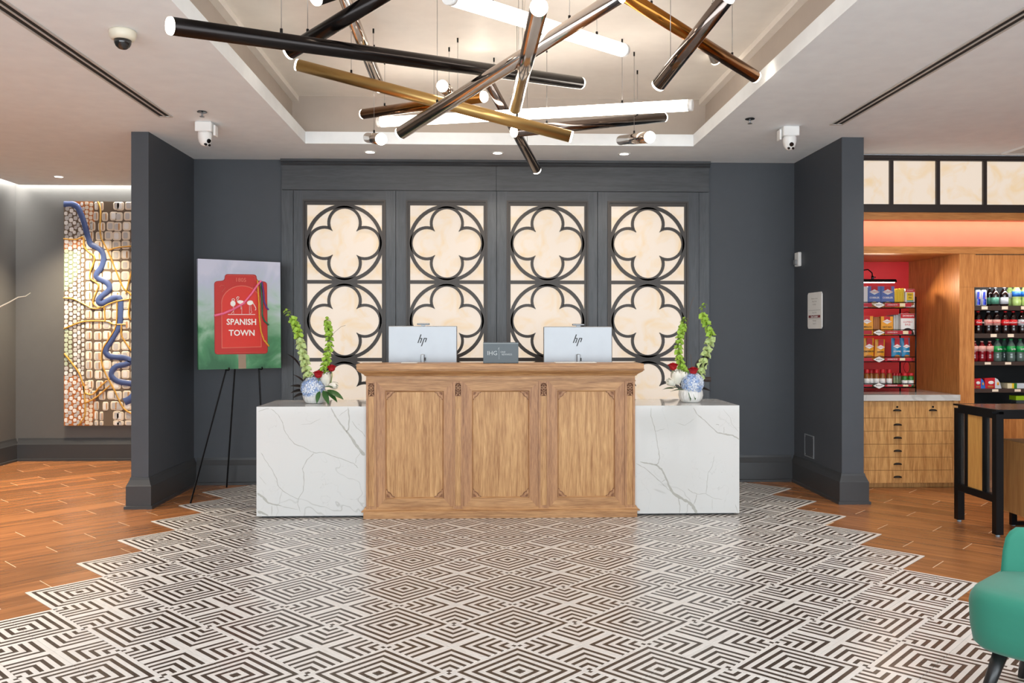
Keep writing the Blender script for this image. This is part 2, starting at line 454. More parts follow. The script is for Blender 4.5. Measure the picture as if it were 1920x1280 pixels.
# --- wood-look planks, laid along the two diagonals
PW, PL = .1985, .917
def plank_mesh(L, name='floor_plank'):
    mb = MB(); x, y = L/2-.0028, PW/2-.0017; c = .0008
    mb.add([(-x,-y,-.0011),(x,-y,-.0011),(x,y,-.0011),(-x,y,-.0011),(-x+c,-y+c,0),(x-c,-y+c,0),(x-c,y-c,0),(-x+c,y-c,0)],
           [(4,5,6,7),(0,1,5,4),(1,2,6,5),(2,3,7,6),(3,0,4,7)])
    return mb
pm = plank_mesh(PL).build('floor_plank', 'plank_wood', data_only=True, local=True, origin='world')
planks = []
def half_w(y):                              # stepped tile border at depth y
    f = ((y-Y0T)/DG+.5) % 1.0-.5
    return (4.5-abs(f))*DG
def keep(x, y, ang):
    dx, dy = math.cos(ang), math.sin(ang); out = False
    for s in (-.48, -.24, 0, .24, .48):
        for t_ in (-.48, .48):
            px_, py_ = x+dx*PL*s-dy*PW*t_, y+dy*PL*s+dx*PW*t_
            if abs(px_) > half_w(py_)+.004 and XL < px_ < XR and -2.3 < py_ < YF: out = True
    return out
for n in range(-34, 40):                    # right field: planks run along (1,-1)
    v = 5.372+n*PW; ph = (.095, .405, .71)[n % 3]
    for k in range(-14, 10):
        u = ph+k*PL+PL/2
        x, y = (u+v)*r2, (v-u)*r2
        if x > 1.9 and keep(x, y, -PI/4): planks.append((x, y, -PI/4))
for n in range(-34, 44):                    # left field: planks run along (1,1)
    v = 5.198+n*.199; ph = (.67, .05, .36)[n % 3]
    for k in range(-12, 12):
        u = ph+k*PL+PL/2
        x, y = (u-v)*r2, (u+v)*r2
        if x < -1.9 and keep(x, y, PI/4): planks.append((x, y, PI/4))
vis = sorted([p for p in planks if in_frame(p[0], p[1], 120)], key=lambda p: p[1])[:300]; vs_ = set(vis)
for x, y, a in vis:
    o = bpy.data.objects.new('floor_plank', pm); COL.objects.link(o); o.parent = floor; o.location = (x, y, 0); o.rotation_euler = (0, 0, a)
mb = MB()
for p in planks:
    if p not in vs_:
        q = plank_mesh(PL).xf(Matrix.Translation((p[0], p[1], 0)) @ Matrix.Rotation(p[2], 4, 'Z')); mb.add(q.v, q.f)
mb.build('plank_field', 'plank_wood', floor, kind='stuff')

# ================================================================== CEILING
ZC = 2.967
TX, TB, TN = 1.635, 7.215, 1.9             # tray: half width, back edge, near edge
RD, ZT = .14, 3.40                         # setback of the upper wall, tray height
mb = MB()
mb.box(-3.007, -TX, YN, TB, ZC, ZC+.1); mb.box(TX, XR, YN, 7.5, ZC, ZC+.1)
mb.box(-TX, TX, YN, TN, ZC, ZC+.1); mb.box(-3.007, -TX, TB, 6.84, ZC, ZC+.1) if False else None
mb.box(-2.92, TX, TB, 7.9, ZC, ZC+.1); mb.box(TX, 2.93, 7.5, 7.9, ZC, ZC+.1)
mb.box(-5.11, -3.007, YN, 9.34, ZC, ZC+.1)
ceiling = struct(mb.build('ceiling', 'ceiling_white', origin='world'))
mb = MB(); X2, B2, N2 = TX+RD, TB+RD, TN-RD
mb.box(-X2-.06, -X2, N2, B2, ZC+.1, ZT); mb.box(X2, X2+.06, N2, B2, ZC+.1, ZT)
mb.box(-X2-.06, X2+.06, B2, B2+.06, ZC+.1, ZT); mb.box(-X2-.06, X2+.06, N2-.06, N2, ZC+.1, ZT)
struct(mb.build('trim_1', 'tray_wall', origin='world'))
mb = MB(); mb.box(-X2-.06, X2+.06, N2-.06, B2+.06, ZT, ZT+.05)
struct(mb.build('ceiling_tray', 'tray_white', origin='world'))
mb = MB()
mb.box(-X2, -X2+.055, N2, B2, ZT-.045, ZT-.001); mb.box(X2-.055, X2, N2, B2, ZT-.045, ZT-.001)
struct(mb.build('trim_2', 'tray_white', origin='world'))
mb = MB(); mb.box(-.75, .1, 3.9, 5.35, ZT-.006, ZT-.0005); mb.box(.108, 1.1, 3.9, 5.6, ZT-.006, ZT-.0005)
struct(mb.build('trim_3', 'tray_white', origin='world'))
# lights above the left corridor's perimeter slots
mb = MB(); mb.box(-5.2, -2.93, 9.33, 9.43, ZC+.09, ZC+.1)
tag(mb.build('led_strip', 'cove_led_white'), 'white LED strip in the ceiling slot above the artwork wall', 'light strip')
mb = MB(); mb.box(-5.2, -5.11, 3.0, 9.33, ZC+.09, ZC+.1)
tag(mb.build('led_strip', 'cove_led_white'), 'white LED strip in the ceiling slot along the corridor side wall', 'light strip')
mb = MB(); mb.box(-3.005, -2.922, 6.86, 9.33, ZC+.09, ZC+.1)
tag(mb.build('led_strip', 'cove_led_white'), 'white LED strip in the slot beside the left pier, a small bright triangle', 'light strip')

# slot diffusers
def slot(label, x0, x1, yn, yf):
    t = thing('slot_diffuser', label, 'air vent', ((x0+x1)/2, (yn+yf)/2, ZC-.012))
    mb = MB(); f = .012; w_ = x1-x0
    mb.box(x0, x0+f, yn, yf, ZC-.008, ZC-.0005); mb.box(x1-f, x1, yn, yf, ZC-.008, ZC-.0005)
    mb.box(x0+f, x1-f, yf-.02, yf, ZC-.008, ZC-.0005); mb.box(x0+f, x1-f, yn, yn+.02, ZC-.008, ZC-.0005)
    mb.build('frame', 'diffuser_grey', t)
    mb = MB(); mb.box((x0+x1)/2-.006, (x0+x1)/2+.006, yn+.02, yf-.02, ZC-.007, ZC-.0005); mb.build('divider', 'diffuser_grey', t)
    mb = MB(); mb.box(x0+f, x1-f, yn+.02, yf-.02, ZC-.003, ZC-.0004); mb.build('slot_shadow_gap', 'duct_shade_black', t)
slot('long black linear air slot in the ceiling left of the light tubes', -2.52, -2.42, 1.0, 6.35)
slot('long black linear air slot in the ceiling right of the light tubes', 2.48, 2.58, 1.0, 6.42)
t = thing('ceiling_register', 'square white air register at the right edge of the ceiling', 'air vent', (4.62, 7.2, ZC-.014))
mb = MB(); mb.box(4.42, 4.9, 7.02, 7.04, ZC-.014, ZC-.0005); mb.box(4.42, 4.9, 7.38, 7.40, ZC-.014, ZC-.0005); mb.box(4.42, 4.44, 7.04, 7.38, ZC-.014, ZC-.0005); mb.box(4.88, 4.9, 7.04, 7.38, ZC-.014, ZC-.0005)
mb.build('frame', 'white_plastic', t)
for k in range(8):
    mb = MB(); y = 7.06+k*.041; mb.box(4.44, 4.88, y, y+.026, ZC-.01, ZC-.0008); mb.build('slat', 'diffuser_grey', t)

# recessed downlights
def downlight(x, y, label, power=0, col=(1, .86, .7), ang=100):
    t = thing('downlight', label, 'downlight', (x, y, ZC-.006))
    mb = MB(); n = 24
    vs = []
    for r_, z in ((.055, ZC-.0005), (.052, ZC-.006), (.04, ZC-.004)):
        vs += [(x+r_*math.cos(2*PI*i/n), y+r_*math.sin(2*PI*i/n), z) for i in range(n)]
    mb.add(vs, [(k*n+i, k*n+(i+1) % n, (k+1)*n+(i+1) % n, (k+1)*n+i) for k in range(2) for i in range(n)], 0, True)
    mb.build('trim_ring', 'white_plastic', t)
    mb = MB(); mb.cyl((x, y, ZC-.0035), (x, y, ZC-.001), .04, n=20); mb.build('lens', 'downlight_lens', t)
    if power: spot('downlight_beam', (x, y, ZC-.02), power, col, ang)
downlight(-1.139, 7.54, 'small round downlight above the left end of the panelled wall', 42)
downlight(-.022, 7.54, 'small round downlight above the middle of the panelled wall', 42)
downlight(1.099, 7.54, 'small round downlight above the right end of the panelled wall', 42)
downlight(-4.45, 8.83, 'small round downlight in the corridor ceiling near the artwork', 450, (1, .83, .60), 95)
for _y in (3.2, 5.0, 6.9): spot('corridor_fill_spot', (-4.2, _y, 2.95), 450, (1, .83, .60), 92, .8, .06)  # unseen warm spots, added to brighten the corridor floor

# sprinkler heads
def sprinkler(x, y, label):
    t = thing('sprinkler_head', label, 'sprinkler', (x, y, ZC-.05))
    MB().lathe([(.034, 0), (.036, .003), (.03, .006), (.028, .0065)], (x, y, ZC-.007), 20).build('escutcheon', 'bronze_black', t)
    MB().cyl((x, y, ZC-.035), (x, y, ZC-.006), .007, n=10).build('stem', 'silver', t)
    MB().lathe([(.016, 0), (.018, .002), (.004, .004)], (x, y, ZC-.04), 14).build('deflector', 'silver_dark', t)
sprinkler(-2.16, 6.2, 'small dark sprinkler head in the ceiling behind the left white camera')
sprinkler(1.822, 6.265, 'small dark sprinkler head in the ceiling left of the right white camera')

# cameras
t = thing('dome_camera', 'cream dome security camera with smoked glass on the left ceiling', 'camera', (-2.04, 4.56, ZC-.11))
c = (-2.04, 4.56)
MB().lathe([(.045, -.05), (.058, -.045), (.066, -.03), (.068, -.012), (.066, -.0005)], (c[0], c[1], ZC), 28).build('housing', 'cream_plastic', t)
MB().lathe([(.004, -.098), (.02, -.094), (.034, -.082), (.042, -.066), (.044, -.05)], (c[0], c[1], ZC), 24).build('dome', 'smoked_dome', t)
def turret(x, y, side, label, look):
    t = thing('turret_camera', label, 'camera', (x, y, ZC-.2))
    MB().cbox(x-.062, x+.062, y-.05, y+.06, ZC-.074, ZC-.0005, .006).build('junction_box', 'white_plastic', t)
    MB().cbox(x+side*.075-.008, x+side*.075+.008, y-.02, y+.05, ZC-.1, ZC-.02, .004).build('side_cover', 'white_plastic', t)
    MB().lathe([(.012, -.178), (.03, -.168), (.044, -.145), (.051, -.115), (.052, -.088), (.05, -.0745)], (x, y, ZC), 24).build('body', 'white_plastic', t)
    f = Vector(look).normalized()
    cc = Vector((x, y, ZC-.13)); r_ = Vector((0, 0, 1)).cross(f).normalized(); u = f.cross(r_)
    for du, dr, rad in ((.008, 0, .016), (-.022, .016, .009), (-.022, -.016, .009)):
        p = cc+f*.046+u*du+r_*dr
        MB().cyl(p-f*.02, p+f*.004, rad, n=16).build('lens', 'lens_black', t)
turret(-2.246, 6.53, 1, 'white turret security camera hanging in front of the left pier, turned right', (.75, -.5, -.45))
turret(2.211, 6.52, -1, 'white turret security camera hanging in front of the right pier, facing out', (-.02, -.9, -.42))

# ================================================================== WALLS
WB = 7.9
mb = MB(); mb.box(-2.8, 2.8, WB, WB+.15, 0, ZC); struct(mb.build('wall_back', 'slate_paint', origin='world'))
PF = 6.84
mb = MB(); mb.box(-2.92, -2.785, PF, 9.43, 0, ZC); struct(mb.build('wall_left_pier', 'slate_paint', origin='world'))
mb = MB(); mb.box(2.755, 2.935, PF, 8.5, 0, ZC); struct(mb.build('wall_right_pier', 'slate_paint', origin='world'))
mb = MB(); mb.box(-5.3, -2.785, 9.43, 9.55, 0, ZC+.12); struct(mb.build('wall_corridor_back', 'grey_paint', origin='world'))
mb = MB(); mb.box(-5.3, -5.2, YN, 9.43, 0, ZC+.12); struct(mb.build('wall_left', 'grey_paint', origin='world'))
mb = MB(); mb.box(XR, XR+.1, YN, 8.6, 0, ZC+.12); struct(mb.build('wall_right', 'slate_paint', origin='world'))
mb = MB(); mb.box(-5.3, -2.785, 9.43, 9.55, ZC+.1, ZC+.2); mb.box(-5.3, -2.92, YN, 9.55, ZC+.105, ZC+.15); struct(mb.build('ceiling_corridor_slab', 'ceiling_white', origin='world'))

# skirting: shoe, board, ogee cap - profile (out, up)
SK = [(0, 0), (.042, 0), (.042, .022), (.030, .026), (.030, .178), (.026, .186), (.010, .225), (.006, .245), (0, .245)]
def skirting(name, a, b, nrm, m='slate_base', ext=(0, 0)):
    a = Vector(a); b = Vector(b); nrm = Vector(nrm); d = (b-a).normalized()
    mb = MB(); n = len(SK)
    vs = []
    for p, s, e_ in ((a, -1, ext[0]), (b, 1, ext[1])):
        for o_, z in SK: vs.append(p+nrm*o_+d*(s*o_*e_)+Vector((0, 0, z)))
    fs = [tuple(range(n)), tuple(range(2*n-1, n-1, -1))]+[(i, n+i, n+(i+1) % n, (i+1) % n) for i in range(n)]
    mb.add([tuple(v) for v in vs], fs); return struct(mb.build(name, m, origin='world'))
skirting('baseboard_left_pier_front', (-2.92, PF, 0), (-2.785, PF, 0), (0, -1, 0), ext=(1, 1))
skirting('baseboard_left_pier_side', (-2.785, PF, 0), (-2.785, WB, 0), (1, 0, 0), ext=(1, 0))
skirting('baseboard_left_pier_outer', (-2.92, 9.43, 0), (-2.92, PF, 0), (-1, 0, 0), ext=(0, 1))
skirting('baseboard_right_pier_front', (2.755, PF, 0), (2.935, PF, 0), (0, -1, 0), ext=(1, 1))
skirting('baseboard_right_pier_side', (2.755, WB, 0), (2.755, PF, 0), (-1, 0, 0), ext=(0, 1))
skirting('baseboard_right_pier_outer', (2.935, PF, 0), (2.935, 7.45, 0), (1, 0, 0), ext=(1, 0))
skirting('baseboard_back_left', (-2.755, WB, 0), (-2.0, WB, 0), (0, -1, 0))
skirting('baseboard_back_right', (1.98, WB, 0), (2.725, WB, 0), (0, -1, 0))
skirting('baseboard_corridor', (-5.17, 9.43, 0), (-2.95, 9.43, 0), (0, -1, 0))
skirting('baseboard_left', (-5.2, 3.0, 0), (-5.2, 9.43, 0), (1, 0, 0))

# ---- panelled back wall with four lit tracery windows
YP = 7.87                                   # face of the panelling
def PX(x, Y=YP): return atY(x, 560, Y).x
def PZ(y, Y=YP): return atY(930, y, Y).z
pan = struct(bpy.data.objects.new('wall_panelling', None)); COL.objects.link(pan); pan.location = (0, YP, 0)
x0, x1 = PX(528), PX(1330)
MB().prism([(YP-.03, ZC-.0005), (YP-.03, ZC-.02), (YP-.012, ZC-.03), (YP-.018, ZC-.042), (YP, ZC-.055), (WB-.0005, ZC-.055), (WB-.0005, ZC-.0005)], x0-.005, x1+.005, plane='yz').build('cornice', 'slate_wood_h', pan)
for a, b in ((x0, PX(931)), (PX(931), x1)):
    MB().box(a, b-.003, YP, WB-.0005, PZ(357.5), ZC-.056).build('header_board', 'slate_wood_h', pan)
MB().box(x0, PX(549.5), YP, WB-.0005, 0, PZ(358.5)).build('outer_stile', 'slate_wood', pan)
MB().box(PX(1311), x1, YP, WB-.0005, 0, PZ(358.5)).build('outer_stile', 'slate_wood', pan)
bays = ((550.5, 741.5, 568, 723.5), (742.5, 930.5, 761.5, 914), (931.8, 1120, 950, 1103), (1121, 1310.5, 1139, 1290.5))
KW = 7.9/FPX                                # metres per photo pixel on this wall
ztop, zbot = PZ(376), PZ(826)
for i, (a, b, c1, c2) in enumerate(bays):
    A, B, C1, C2 = PX(a), PX(b), PX(c1), PX(c2); zt = PZ(358.5)
    fr_ = MB(); fr_.box(A, C1, YP, WB-.0005, 0, zt).build('bay_stile', 'slate_wood', pan)
    MB().box(C2, B, YP, WB-.0005, 0, zt).build('bay_stile', 'slate_wood', pan)
    MB().box(C1, C2, YP, WB-.0005, ztop, zt).build('bay_top_rail', 'slate_wood_h', pan)
    MB().box(C1, C2, YP, WB-.0005, 0, zbot).build('bay_bottom_rail', 'slate_wood_h', pan)
    # window
    win = struct(bpy.data.objects.new('window_%d' % (i+1), None)); COL.objects.link(win); win.location = ((C1+C2)/2, YP, zbot)
    yf = YP-.012
    mb = MB(); m1, m2 = .016, .036          # stepped moulding and metal border
    for o_, w_, yy in ((0, m1, yf), (m1, m2-m1, yf+.012)):
        mb.box(C1+o_, C1+o_+w_, yy, WB-.001, zbot+o_, ztop-o_); mb.box(C2-o_-w_, C2-o_, yy, WB-.001, zbot+o_, ztop-o_)
        mb.box(C1+o_+w_, C2-o_-w_, yy, WB-.001, ztop-o_-w_, ztop-o_); mb.box(C1+o_+w_, C2-o_-w_, yy, WB-.001, zbot+o_, zbot+o_+w_)
    mb.build('window_frame', 'tracery_metal', win)
    gx0, gx1, gz0, gz1 = C1+.036, C2-.036, zbot+.036, ztop-.046
    MB().box(gx0, gx1, WB-.012, WB-.002, zbot+.03, ztop-.03).build('pane', 'onyx_pane', win)
    mb = MB(); mb.box(gx0, gx1, yf+.012, WB-.013, gz1, ztop-.036); mb.build('window_head', 'tracery_metal', win)
    cxw = (gx0+gx1)/2; hw = (gx1-gx0)/2; pitch = 144.5*KW
    ty0, ty1 = YP-.002, WB-.013
    for k in range(3):
        cz = gz1-.003-70*KW-k*pitch
        R = 72.5*KW
        def band(cx_, cz_, ri, ro, ai0, ai1, ao0, ao1, n, closed=False):
            m_ = MB(); vs = []
            for q in range(n+1):
                f = q/n
                for r_, t0, t1 in ((ri, ai0, ai1), (ro, ao0, ao1)):
                    t_ = t0+(t1-t0)*f
                    for y_ in (ty0, ty1): vs.append((cx_+r_*math.cos(t_), y_, cz_+r_*math.sin(t_)))
            fs = []
            for q in range(n):
                o_ = q*4; p_ = o_+4
                fs += [(o_, p_, p_+2, o_+2), (o_+1, o_+3, p_+3, p_+1), (o_, o_+1, p_+1, p_), (o_+2, p_+2, p_+3, o_+3)]
            if not closed: fs += [(0, 2, 3, 1), (n*4, n*4+1, n*4+3, n*4+2)]
            return m_.add(vs, fs)
        # clip the big ring a little so that it melts into the border
        band(cxw, cz, R-6.8*KW, R-.2*KW, 0, 2*PI, 0, 2*PI, 48, True).build('tracery_ring', 'tracery_metal', win)
        for q in range(4):
            a0 = q*PI/2; lo = 37.3*KW
            ai, ao = math.radians(124.8), math.radians(103)
            band(cxw+lo*math.cos(a0), cz+lo*math.sin(a0), 26.5*KW, 31.8*KW, a0-ai, a0+ai, a0-ao, a0+ao, 22).build('quatrefoil_lobe', 'tracery_metal', win)
        # solid junctions where circle, lobe and border touch
        for sx_ in (-1, 1):
            xx = cxw+sx_*hw
            MB().prism([(xx-.004*0-sx_*0, cz-22*KW), (xx, cz+22*KW), (xx-sx_*4.5*KW, cz+9*KW), (xx-sx_*4.5*KW, cz-9*KW)] if sx_ > 0 else [(xx, cz+22*KW), (xx, cz-22*KW), (xx+4.5*KW, cz-9*KW), (xx+4.5*KW, cz+9*KW)], ty0+.001, ty1).build('junction_web', 'tracery_metal', win)
        if k < 2 or True:
            zz = cz-pitch/2
            if zz > zbot+.05:
                MB().prism([(gx0, zz-3.4*KW), (cxw-24*KW, zz-3.4*KW), (cxw-9*KW, zz-7.5*KW), (cxw+9*KW, zz-7.5*KW), (cxw+24*KW, zz-3.4*KW), (gx1, zz-3.4*KW),
                            (gx1, zz+3.4*KW), (cxw+24*KW, zz+3.4*KW), (cxw+9*KW, zz+7.5*KW), (cxw-9*KW, zz+7.5*KW), (cxw-24*KW, zz+3.4*KW), (gx0, zz+3.4*KW)], ty0+.0015, ty1).build('transom_bar', 'tracery_metal', win)

# ================================================================== TUBE LIGHTS
RT = .038
def tube_light(label, A, B, mat, glow=False, cables=(.2, .8), cap=(1, 1)):
    """a light tube hung on two thin cables; A and B are (photo x, photo y, distance) of its end centres"""
    a = atD(*A); b = atD(*B); d = (b-a).normalized(); L = (b-a).length
    lo = min(a.z, b.z)
    t = thing('tube_light', label, 'tube light', ((a.x+b.x)/2, (a.y+b.y)/2, lo-RT), 'metal light tubes hung in the ceiling tray')
    e = .012
    if glow:
        MB().cyl(a+d*.03, b-d*.03, RT, n=24, caps=False).build('diffuser', 'tube_glow', t)
        for p, q in ((a, a+d*.03), (b-d*.03, b)): MB().cyl(p, q, RT*1.01, n=24).build('end_cap', 'white_plastic', t)
    else:
        MB().cyl(a+d*e, b-d*e, RT, n=28).build('tube', mat, t)
        for p, q, on in ((a, a+d*e, cap[0]), (b, b-d*e, cap[1])):
            MB().cyl(q, p, RT*.99, RT*.93, n=24).build('lit_end', 'lamp_end', t)
    for f in cables:
        p = a+(b-a)*f
        c_ = MB(); c_.cyl(p+Vector((0, 0, RT*.9)), (p.x, p.y, ZT-.012), .0016, n=6); c_.build('cable', 'steel_wire', t)
        g_ = MB(); g_.cyl(p+Vector((0, 0, RT*.8)), p+Vector((0, 0, RT+.02)), .007, n=8); g_.build('ferrule', 'black_metal', t)
        g_ = MB(); g_.cyl((p.x, p.y, ZT-.03), (p.x, p.y, ZT-.0005), .006, n=8); g_.build('ceiling_anchor', 'black_metal', t)
    return t
tube_light('long matte black tube slanting from upper left, lit left end', (316, 48, 3.59), (1090, 156, 5.4), 'bronze_black')
tube_light('black tube rising to the right behind the long matte black tube', (540, 99, 4.3), (735, -20, 4.0), 'bronze_black')
tube_light('chrome tube running steeply down behind the two black tubes', (640, -20, 5.0), (713, 166, 5.85), 'polished_chrome')
tube_light('black tube cut off by the top edge, lit left end showing', (590, -4, 3.9), (760, -60, 4.3), 'bronze_black', cables=(.5, .9))
tube_light('long satin brass tube slanting down to the right through the middle', (555, 121, 5.5), (1073, 257, 5.5), 'brass')
tube_light('shorter copper brass tube behind the long brass tube, lit right end', (680, 214, 6.5), (909, 181, 5.7), 'copper_brass')
tube_light('lower glowing white tube stretching across the tray to the right', (709, 229, 6.6), (1299, 197, 5.7), None, True)
tube_light('long chrome tube rising to the right across the brass tube', (749, 251, 5.0), (1165, -10, 4.1), 'polished_chrome')
tube_light('upper glowing white tube slanting down from the top edge', (840, -8, 3.8), (1171, 95, 5.1), None, True)
tube_light('chrome tube pointing at the viewer, large lit end at the top', (1011, 12, 3.5), (966, 203, 5.3), 'polished_chrome')
tube_light('dark chrome tube hanging lowest, its end below the ceiling line', (903, 130, 6.1), (1007, 320, 7.0), 'dark_chrome')
tube_light('bronze chrome tube running right from a round lit end', (962, 247, 5.9), (1246, 220, 6.75), 'dark_chrome')
tube_light('short chrome tube hanging lowest at left, round lit end to the right', (715, 261, 5.5), (690, 258, 6.5), 'polished_chrome', cables=(.5,))
tube_light('short chrome tube hanging at right below the glowing tube', (1219, 257, 5.6), (1164, 263, 6.7), 'polished_chrome', cables=(.5,))
tube_light('small tube seen end on, bright round end above the brass tubes', (829, 161, 5.5), (853, 184, 6.6), 'polished_chrome', cables=(.5,))
tube_light('copper brass tube at upper right, lit end over the tray edge', (1165, -14, 4.6), (1418, 145, 5.3), 'copper_brass')
tube_light('thick dark chrome tube at upper right, crossing in front of copper tube', (1233, 161, 4.5), (1366, -8, 4.0), 'dark_chrome')
tube_light('thin chrome tube behind the copper tube at upper right', (1300, -5, 5.6), (1342, 114, 6.2), 'polished_chrome')

# ================================================================== RECEPTION DESK
YB = 6.41                                   # face of the desk body
def DXp(x, Y=YB): return atY(x, 830, Y).x
def DZp(y, Y=YB): return atY(938, y, Y).z
bl, br = DXp(687), DXp(1190); bz0, bz1 = DZp(953), DZp(714)
desk = thing('reception_desk', 'carved oak reception desk with three framed panels between white marble blocks', 'desk', ((bl+br)/2, 6.75, 0))
YD2 = 6.66; YS = 6.416
MB().box(bl, br, YB+.012, YD2, .06, DZp(690)).build('body', 'oak_v', desk)
# top slab and cornice
sl, sr = DXp(668, 6.32), DXp(1207.5, 6.32); zt1 = DZp(682, 6.32); zt0 = DZp(692, 6.32)
MB().box(sl, sr, 6.32, 6.66, zt0, zt1).build('top_slab', 'oak_h', desk, bevel=.003)
prof = [(0, .0), (.012, .004), (.016, .012), (.03, .022), (.05, .034), (.056, .042), (.062, .045), (.062, .055)]
zc0 = zt0-.055
mb = MB(); rings = []
for o_, z in prof:
    rings.append([(bl-o_, YD2, zc0+z), (bl-o_, YB-o_, zc0+z), (br+o_, YB-o_, zc0+z), (br+o_, YD2, zc0+z)])
vs = [p for r_ in rings for p in r_]
fs = [(k*4+i, k*4+i+1, (k+1)*4+i+1, (k+1)*4+i) for k in range(len(prof)-1) for i in range(3)]
mb.add(vs, fs); mb.build('cornice_moulding', 'oak_h', desk)
MB().box(bl-.002, br+.002, YB-.004, YB+.012, bz1+.006, zc0+.001).build('frieze', 'oak_h', desk)
MB().box(bl-.005, br+.005, YB-.012, YB+.012, bz1-.004, bz1+.006).build('bead', 'oak_h', desk)
# plinth
pl, pr = DXp(681, 6.37), DXp(1195, 6.37)
mb = MB(); mb.prism([(pl, 6.372), (pr, 6.372), (pr, YS), (br, YS), (br, YD2), (bl, YD2), (bl, YS), (pl, YS)], 0, .052, plane='xy'); mb.build('plinth', 'oak_h', desk, bevel=.003)
mb = MB(); rings = []
for o_, z in ((.034, .052), (.034, .058), (.022, .066), (.014, .078), (.010, .086), (0, .088)):
    rings.append([(bl-o_, YS, z), (bl-o_, YB-o_, z), (br+o_, YB-o_, z), (br+o_, YS, z)])
mb.add([p for r_ in rings for p in r_], [(k*4+i, k*4+i+1, (k+1)*4+i+1, (k+1)*4+i) for k in range(5) for i in range(3)])
mb.build('plinth_moulding', 'oak_h', desk)
# pilasters
for a, b in ((687, 706), (850, 868), (1009.5, 1029), (1171, 1190)):
    A, B = DXp(a), DXp(b); w_ = B-A; cx = (A+B)/2
    p = MB(); p.box(A, A+.2*w_, YB-.018, YB+.012, bz0, bz1-.004); p.box(B-.2*w_, B, YB-.018, YB+.012, bz0, bz1-.004)
    p.box(A+.2*w_, B-.2*w_, YB-.018, YB+.012, bz0, bz0+.025); p.box(A+.2*w_, B-.2*w_, YB-.018, YB+.012, bz1-.014, bz1-.004)
    pil = p.build('pilaster', 'oak_stile', desk)
    MB().box(A+.2*w_, B-.2*w_, YB-.010, YB+.012, bz0+.025, bz1-.112).build('inset', 'oak_v', pil)
    MB().box(A+.2*w_, B-.2*w_, YB+.002, YB+.012, bz1-.112, bz1-.014).build('carving_ground', 'carved_shade_oak', pil)
    q = MB(); zc_ = bz1-.05; rr = .0105
    for dx, dz in ((0, .017), (0, -.017), (.017, 0), (-.017, 0)):
        # open lobes of a little carved cross
        n = 12; vs = []
        for r_ in (rr, rr*.62):
            for y_ in (YB-.016, YB+.004): vs += [(cx+dx*.85+r_*math.cos(2*PI*i/n), y_, zc_+dz*.85+r_*math.sin(2*PI*i/n)) for i in range(n)]
        fs = []
        for i in range(n):
            j = (i+1) % n; fs += [(i, j, 2*n+j, 2*n+i), (i, n+i, n+j, j), (2*n+i, 2*n+j, 3*n+j, 3*n+i)]
        q.add(vs, fs)
    q.cyl((cx, YB-.016, zc_), (cx, YB+.004, zc_), .007, n=10)
    q.build('carved_cross', 'oak_stile', pil)
    q = MB(); zb = bz1-.112
    for sgn in (-1, 1):
        q.prism([(cx+sgn*.30*w_, zb+.036), (cx+sgn*.06*w_, zb+.022), (cx+sgn*.02*w_, zb+.030)][::(1 if sgn > 0 else -1)], YB-.014, YB+.004)
        q.prism([(cx+sgn*.30*w_, zb+.0), (cx+sgn*.22*w_, zb+.012), (cx+sgn*.12*w_, zb+.020), (cx+sgn*.03*w_, zb+.024), (cx+sgn*.05*w_, zb+.016), (cx+sgn*.15*w_, zb+.004)][::(1 if sgn > 0 else -1)], YB-.014, YB+.004)
        q.prism([(cx+sgn*.3*w_, bz1-.016), (cx+sgn*.3*w_, bz1-.03), (cx+sgn*.16*w_, bz1-.016)][::(-1 if sgn > 0 else 1)], YB-.014, YB+.004)
    q.build('carved_arch', 'oak_stile', pil, kind='stuff')
